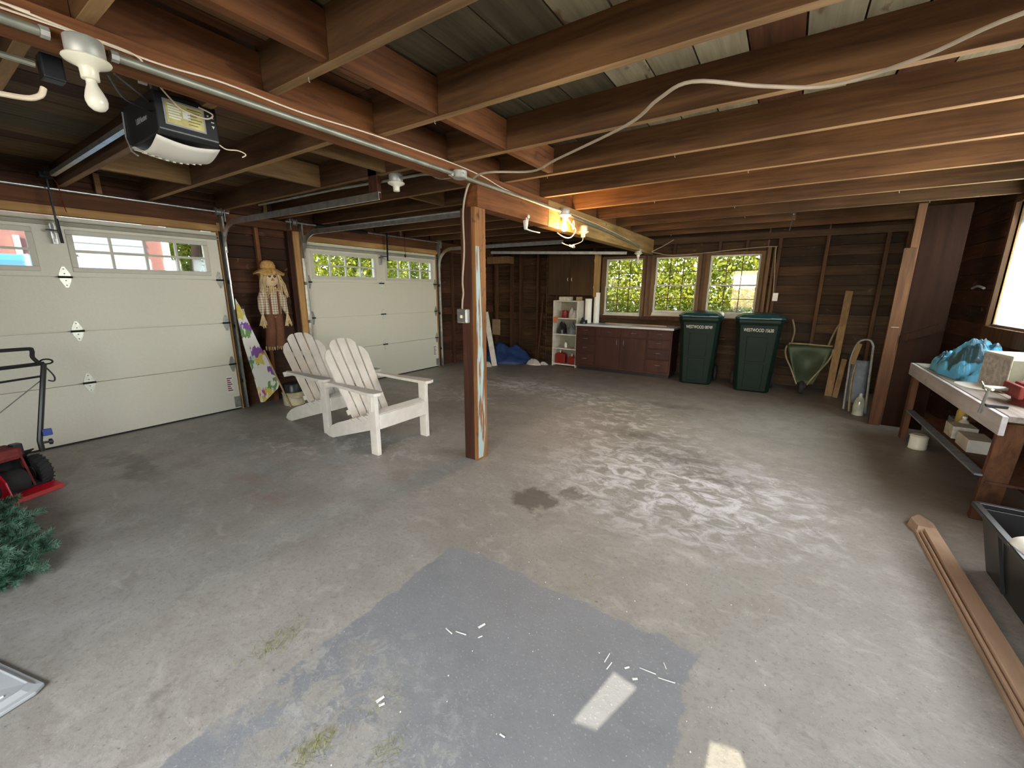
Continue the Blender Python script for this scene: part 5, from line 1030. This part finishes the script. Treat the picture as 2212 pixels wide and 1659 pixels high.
# curved auger housing
mb = MB(); mb.grid(10, 6, lambda u, v: L3(.04-.20*math.sin(PI*u*.9)-.02, -.22+.44*v, .03+.27*u)); mb.build('auger_housing', M['blackrub'], sn, smooth=True, solid=.008)
for s, nm in ((-.02,'side_plate'),(-.235,'side_plate')):
    MB().prism([(-.20,.03),(.13,.012),(.16,.07),(.13,.17),(.05,.25),(-.08,.29),(-.20,.26)], lambda u, v: L3(u, s, v), lambda u, v: L3(u, s-.012, v)).build(nm, M['red'], sn, bevel=.004)
mb = MB(); mb.add([L3(.14,-.24,.004),L3(.10,.26,.004),L3(.02,.26,.004),L3(.02,-.24,.004),L3(.13,-.24,.03),L3(.09,.26,.03),L3(.02,.26,.05),L3(.02,-.24,.05)], [(0,3,2,1),(4,5,6,7),(0,1,5,4),(1,2,6,5),(2,3,7,6),(3,0,4,7)]); mb.build('scraper', M['red'], sn)
mb = MB(); mb.lathe([(.075,-.20),(.085,-.19),(.085,.10),(.075,.12)], L3(-.01,0,.12), tuple(wy), 18); mb.build('paddle_auger', M['blackrub'], sn, smooth=True)
mb = MB(); mb.lathe([(.06,-.035),(.105,-.033),(.118,-.02),(.118,.02),(.105,.033),(.06,.035)], L3(-.10,.235,.118), tuple(wy), 24); wo = mb.build('wheel', M['blackrub'], sn, smooth=True)
mb = MB(); qd = Vector((0,0,1)).rotation_difference(wy); cw = L3(-.10,.235,.118)
for k in range(22):
    a0 = 2*PI*k/22
    for sgn in (-1, 1):
        e1 = qd @ Vector((math.cos(a0)*.117, math.sin(a0)*.117, 0)); e2 = qd @ Vector((math.cos(a0+.16)*.114, math.sin(a0+.16)*.114, sgn*.033)); mb.bar(cw+e1, cw+e2, .010, .010)
tr_ = mb.build('tyre_tread', M['blackrub'], wo); MB().bar(L3(-.12,.165,.33), L3(-.02,.165,.03), .03, .012, upv=tuple(wy)).build('red_strut', M['redrust'], sn)
MB().lathe([(.03,-.038),(.05,-.036),(.05,.036),(.03,.038)], L3(-.10,.235,.118), tuple(wy), 16).build('hub', M['galvdull'], wo, smooth=True)
MB().box(-.14,-.16,.27,.03,.14,.36).xf(Matrix.Translation(O_) @ Matrix.Rotation(math.atan2(fx.y,fx.x), 4, 'Z')).build('engine_cover', M['redrust'], sn, bevel=.03)
MB().box(-.22,-.10,.26,-.08,.19,.33).xf(Matrix.Translation(O_) @ Matrix.Rotation(math.atan2(fx.y,fx.x), 4, 'Z')).build('engine', M['darkmetal'], sn, bevel=.02)
MB().box(-.05,.10,.29,.01,.15,.375).xf(Matrix.Translation(O_) @ Matrix.Rotation(math.atan2(fx.y,fx.x), 4, 'Z')).build('chute_gear', M['black'], sn, bevel=.008)
hb = Vector((-4.46,.46,.33)); htp = Vector((-4.62,.595,.87))
MB().tube([hb+Vector((0,0,-.08)), hb, htp], .016, 8).build('handle_upright', M['black'], sn, smooth=True)
MB().tube([hb+Vector((.06,-.45,-.08)), hb+Vector((.06,-.45,0)), htp+Vector((.12,-.46,0))], .016, 8).build('handle_upright', M['black'], sn, smooth=True)
MB().tube([htp, htp+Vector((.12,-.46,0))], .014, 8).build('crossbar', M['black'], sn, smooth=True); MB().tube([htp+Vector((.02,-.02,-.09)), htp+Vector((.13,-.45,-.10))], .008, 8).build('crossbar', M['black'], sn, smooth=True)
MB().tube(smoothpts([htp+Vector((0,-.02,0)), htp+Vector((-.02,-.045,.05)), htp+Vector((-.03,-.04,.10)), htp+Vector((-.02,-.08,.115)), htp+Vector((.08,-.42,.115)), htp+Vector((.1,-.46,.05))]), .013, 8).build('bail_bar', M['blackrub'], sn, smooth=True)
mb = MB(); mb.tube([htp+Vector((.03*math.cos(a)*.6,.015+.03*math.cos(a),.012+.018*math.sin(a))) for a in [k*PI/6 for k in range(13)]], .006, 6); mb.build('lever_loop', M['black'], sn, smooth=True)
MB().tube(smoothpts([htp+Vector((0,0,-.02)), htp+Vector((0,.035,-.10)), htp+Vector((0,.03,-.14)), htp+Vector((0,0,-.13))]), .005, 6).build('lever', M['black'], sn, smooth=True)
MB().tube([htp+Vector((.0,-.03,-.12)), (-4.42,.10,.40)], .004, 5).build('control_cable', M['galvdull'], sn)
MB().box(-.012,-.02,0,.012,.03,.05).xf(Matrix.Translation(hb+Vector((.01,.04,.03)))).build('blue_knob', plain('blue_plastic', (.04,.08,.32), .4), sn, bevel=.005)
MB().lathe([(.008,0),(.008,.03),(.022,.034),(.022,.05),(.008,.055)], hb+Vector((0,.01,-.02)), (.2,1,0), 10).build('black_knob', M['black'], sn, smooth=True)
# artificial tree: branches carrying needles
tr = thing('artificial_tree', 'green artificial pine branches piled on the floor at the left edge', 'artificial tree', (-3.2, 0, 0)); q = random.Random(5)
def branch():
    mb = MB(); mb.tube([(0,0,0),(.1,0,.01),(.24,0,.0)], [.004,.003,.002], 5)
    for k in range(330):
        t_ = q.uniform(.01,.25); a = q.uniform(0, 2*PI); ln = q.uniform(.025,.050); d = Vector((.6, math.cos(a), math.sin(a))).normalized()*ln; o_ = Vector((t_,0,.0)); s_ = d.cross(Vector((q.random(),q.random(),q.random()))).normalized()*.0022
        mb.add([o_-s_, o_+s_, o_+d], [(0,1,2)])
    return mb
protos = [branch().build('branch', M['needle' if k % 2 else 'needle2'], tr, world=False) for k in range(4)]
def placeb(o, x, y_, z, rx, ry, rz_, s):
    o.location = Vector((x,y_,z))-Vector(tr.location); o.rotation_euler = (rx,ry,rz_); o.scale = (s,s,s)
spots = []
for k in range(230):
    x = q.uniform(-4.0,-2.93); edge = .30-.10*max(0,-3.2-x) if x < -3.05 else .30-(x+3.05)*1.2
    y_ = edge-.05-abs(q.gauss(0,.13)); hgt = .20*max(.1, 1-((x+3.5)/.62)**2)*(1 if y_ < .1 else .6); spots.append((x, y_, .02+q.uniform(.1,1)*hgt))
for k, (x, y_, z) in enumerate(spots):
    o = protos[k] if k < 4 else protos[k % 4].copy()
    if k >= 4: C.objects.link(o)
    ang = q.uniform(-1.2,2.2); placeb(o, x-.10*math.cos(ang), y_-.10*math.sin(ang), z+.02, q.uniform(0,6), q.uniform(-.3,.1), ang, q.uniform(.55,.8))
tyx = thing('grey_tray', 'corner of a grey plastic tray on the floor at the lower left', 'tray', (-2.2, -.1, 0))
def sqz(s_, z): 
    cx_, cy_ = -2.28, -.16; return [Vector((cx_+s_*a, cy_+s_*b_, z)) for a, b_ in ((.19,.235),(.215,.21),(.33,-.30),(-.25,-.33),(-.28,.10))]
mb = MB(); L_ = [sqz(1,.004), sqz(1.0,.018), sqz(.93,.02), sqz(.86,.035), sqz(.84,.03), sqz(.6,.026)]; vs = [v for l in L_ for v in l]
mb.add(vs, [(i*5+k, i*5+(k+1)%5, (i+1)*5+(k+1)%5, (i+1)*5+k) for i in range(5) for k in range(5)]+[(4,3,2,1,0),(25,26,27,28,29)]); mb.build('lid', M['tray'], tyx, bevel=.006)
mb = MB(); s3 = sqz(.78,.031); mb.tube([s3[1]+Vector((0,-.02,0)), (s3[1]+s3[2])/2, s3[2]], .004, 6); mb.build('raised_bead', M['white'], tyx)
# clippings and flakes
gc = MB(); q = random.Random(8)
for cx, cy, n_, r_ in ((-1.58,.66,160,.06),(-1.08,.50,170,.05),(-.88,.60,50,.04),(-1.02,.72,40,.05),(-.66,1.72,25,.05),(-1.5,2.0,16,.25),(-.35,1.35,12,.25)):
    for k in range(n_):
        x = q.gauss(cx, r_*.5); y_ = q.gauss(cy, r_); a = q.uniform(0,PI); l = q.uniform(.008,.03); d = Vector((math.cos(a)*l, math.sin(a)*l, q.uniform(.0,.008))); s_ = Vector((-math.sin(a),math.cos(a),0))*.0009
        o_ = Vector((x,y_,.0015)); gc.add([o_-s_, o_+s_, o_+d+s_*.4, o_+d-s_*.4], [(0,1,2,3)])
tag(gc.build('grass_clippings', M['chaff']), 'dry green grass clippings scattered in small tufts on the floor', 'clippings', kind='stuff')
fk = MB()
for (px_, py_, l, w_, a) in ((-.93,1.18,.035,.012,1.2),(-.98,1.10,.05,.006,.2),(-1.03,1.08,.045,.006,-.2),(-.90,1.13,.02,.006,1),(-.42,1.33,.05,.004,1.5),(-.40,1.30,.04,.004,1.4),(-.34,1.33,.02,.008,.8),(-.30,1.30,.02,.01,.6),(-.27,1.36,.06,.004,.1),(-.20,1.36,.06,.004,.2),(-.22,1.42,.03,.004,-1),(-1.03,.72,.03,.012,1.3),(-1.01,.71,.02,.01,1),(-.45,.72,.02,.02,0),(-.47,.78,.02,.012,1),(-.41,.80,.025,.01,2),(-.44,.84,.02,.005,2),(-.60,.86,.02,.006,0)):
    d = Vector((math.cos(a),math.sin(a),0)); s_ = Vector((-d.y,d.x,0)); o_ = Vector((px_,py_,.002)); fk.add([o_-d*l/2-s_*w_/2, o_+d*l/2-s_*w_*.3, o_+d*l/2+s_*w_*.4+Vector((0,0,.002)), o_-d*l/2+s_*w_/2], [(0,1,2,3)])
for k in range(90):
    x, y_ = q.uniform(-1.7,.2), q.uniform(.5,2.8); s_ = q.uniform(.001,.0035); fk.add([(x-s_,y_,.0015),(x,y_-s_,.0015),(x+s_,y_,.0015),(x,y_+s_,.003)], [(0,1,2,3)])
tag(fk.build('paint_flakes', M['flake']), 'white paint flakes and scraps scattered on the floor', 'litter', kind='stuff')

# ================================================================== OUTSIDE
gr = MB(); gr.grid(8, 8, lambda u, v: (-40+80*u, -30+80*v, -.06)); tag(gr.build('ground_outside', plain('outdoor_ground', (.30,.30,.24), .9)), 'pale ground outside the garage', 'ground', kind='structure')
def leaves(name, label, boxes, n_, size, cat='hedge', seed=1, mat='leaf', trunk=None):
    q = random.Random(seed); mb = MB(); vs = []; fs = []
    for k in range(n_):
        x0, y0_, z0, x1, y1_, z1 = q.choice(boxes); o_ = Vector((q.uniform(x0,x1), q.uniform(y0_,y1_), q.uniform(z0,z1)))
        d = Vector((q.gauss(0,1), q.gauss(0,1), q.gauss(0,1))).normalized(); s_ = d.cross(Vector((q.gauss(0,1), q.gauss(0,1), q.gauss(0,1)))).normalized(); l = size*q.uniform(.6,1.4)
        n = len(vs); vs += [o_-d*l/2, o_+s_*l*.28, o_+d*l/2, o_-s_*l*.28]; fs.append((n,n+1,n+2,n+3))
    if trunk: t = thing(name, label, cat, trunk[0])
    mb.v = vs; mb.f = fs
    if not trunk: return tag(mb.build(name, M[mat]), label, cat, kind='stuff')
    mb.build('foliage', M[mat], t)['kind'] = 'stuff'
    MB().tube([trunk[0], Vector(trunk[0])+Vector((.1,.1,2.2)), Vector(trunk[0])+Vector((.5,.3,4.2))], [.16,.12,.06], 10).build('trunk', M['twig'], t, smooth=True)
    MB().tube([Vector(trunk[0])+Vector((.1,.1,1.6)), Vector(trunk[0])+Vector((-.5,.6,3.8))], [.08,.04], 8).build('limb', M['twig'], t, smooth=True)
leaves('hedge', 'bright sunlit leafy hedge outside the back windows', [(-7.5,9.6,-.05,1.8,10.4,3.4),(-7.5,10.4,-.05,1.8,11.2,4.6),(-7.5,9.9,-.05,1.8,10.9,4.0)], 75000, .10, seed=2)
leaves('leafy_tree', 'leafy tree outside the farther garage door, left panes', [(-9.4,5.0,.6,-8.2,7.8,3.4),(-10.4,5.0,.9,-9.0,8.6,4.4)], 24000, .09, 'tree', 3, trunk=((-9.2,6.6,0),))
leaves('leafy_tree', 'leafy tree between the pink house and the fence', [(-15.5,4.3,.6,-13.9,6.6,4.8)], 20000, .12, 'tree', 4, trunk=((-14.0,4.95,0),))
leaves('leafy_tree', 'small leafy tree seen through the farther door, right panes', [(-9.9,8.75,.6,-8.9,10.6,3.4),(-12.0,9.0,.6,-10.5,11.6,3.6)], 16000, .09, 'tree', 6, trunk=((-9.2,9.5,0),))
hs = thing('neighbour_house', 'pinkish house with a white sided middle outside the near garage door', 'house', (-13, 2, 0)); pink = plain('pink_siding', (.36,.16,.12), .8, var=.05); whs = plain('white_siding', (.55,.55,.50), .7, var=.02)
MB().box(-13.6,-6,0,-13.0,2.40,4.2).build('wall', pink, hs); MB().box(-13.6,3.74,0,-13.0,4.06,4.2).build('wall', pink, hs); MB().box(-13.6,4.06,0,-12.96,4.20,4.2).build('corner_board', M['white'], hs)
for k in range(26): MB().add([(-13.2,2.4,.16*k),(-13.2,3.74,.16*k),(-13.2,3.74,.16*k+.16),(-13.2,2.4,.16*k+.16),(-12.98,2.4,.16*k),(-12.98,3.74,.16*k),(-13.0,3.74,.16*k+.158),(-13.0,2.4,.16*k+.158)], [(0,3,2,1),(4,5,6,7),(0,1,5,4),(1,2,6,5),(2,3,7,6),(3,0,4,7)]).build('clapboard', whs, hs)
MB().box(-12.98,1.68,0,-12.90,1.76,2.45).build('downspout', M['white'], hs)
one(MB().box(-13.0,4.94,0,-12.9,6.5,3.4), 'garden_fence', M['tray'], 'pale blue-grey fence beyond the tree outside the near garage door', 'fence')
fn_ = thing('grey_shed', 'pale grey building behind the trees outside the farther door', 'shed', (-13, 10.3, 0)); MB().box(-14.2,9.6,0,-12.2,11.0,2.75).build('wall', whs, fn_); MB().prism([(9.4,2.75),(11.2,2.75),(10.3,3.6)], lambda u, v: (-14.4,u,v), lambda u, v: (-12.0,u,v)).build('roof', M['strap'], fn_); 
cr = thing('blue_car', 'blue car parked outside the near garage door', 'car', (-9.3, .6, 0)); blue = plain('blue_car_paint', (.10,.32,.62), .25, var=.02)
pr2 = [(-2.6,.35),(3.9,.35),(3.95,.85),(3.7,1.08),(2.75,1.20),(2.1,1.72),(1.75,1.80),(1.3,1.855),(-1.6,1.86),(-2.3,1.6),(-2.7,.9)]
MB().prism(pr2, lambda u, v: (-10.2,u,v), lambda u, v: (-8.4,u,v)).build('body', blue, cr, bevel=.08)
MB().box(-8.395,-1.8,1.2,-8.385,1.7,1.62).build('side_window', M['black'], cr)
for yy in (-1.6,2.9): MB().lathe([(.2,-.1),(.33,-.09),(.33,.09),(.2,.1)], (-8.45,yy,.32), (1,0,0), 24).build('wheel', M['blackrub'], cr, smooth=True)
MB().prism([(1.72,1.80),(1.76,1.92),(1.86,1.78)], lambda u, v: (-9.02,u,v), lambda u, v: (-8.98,u,v)).build('antenna_fin', M['black'], cr)
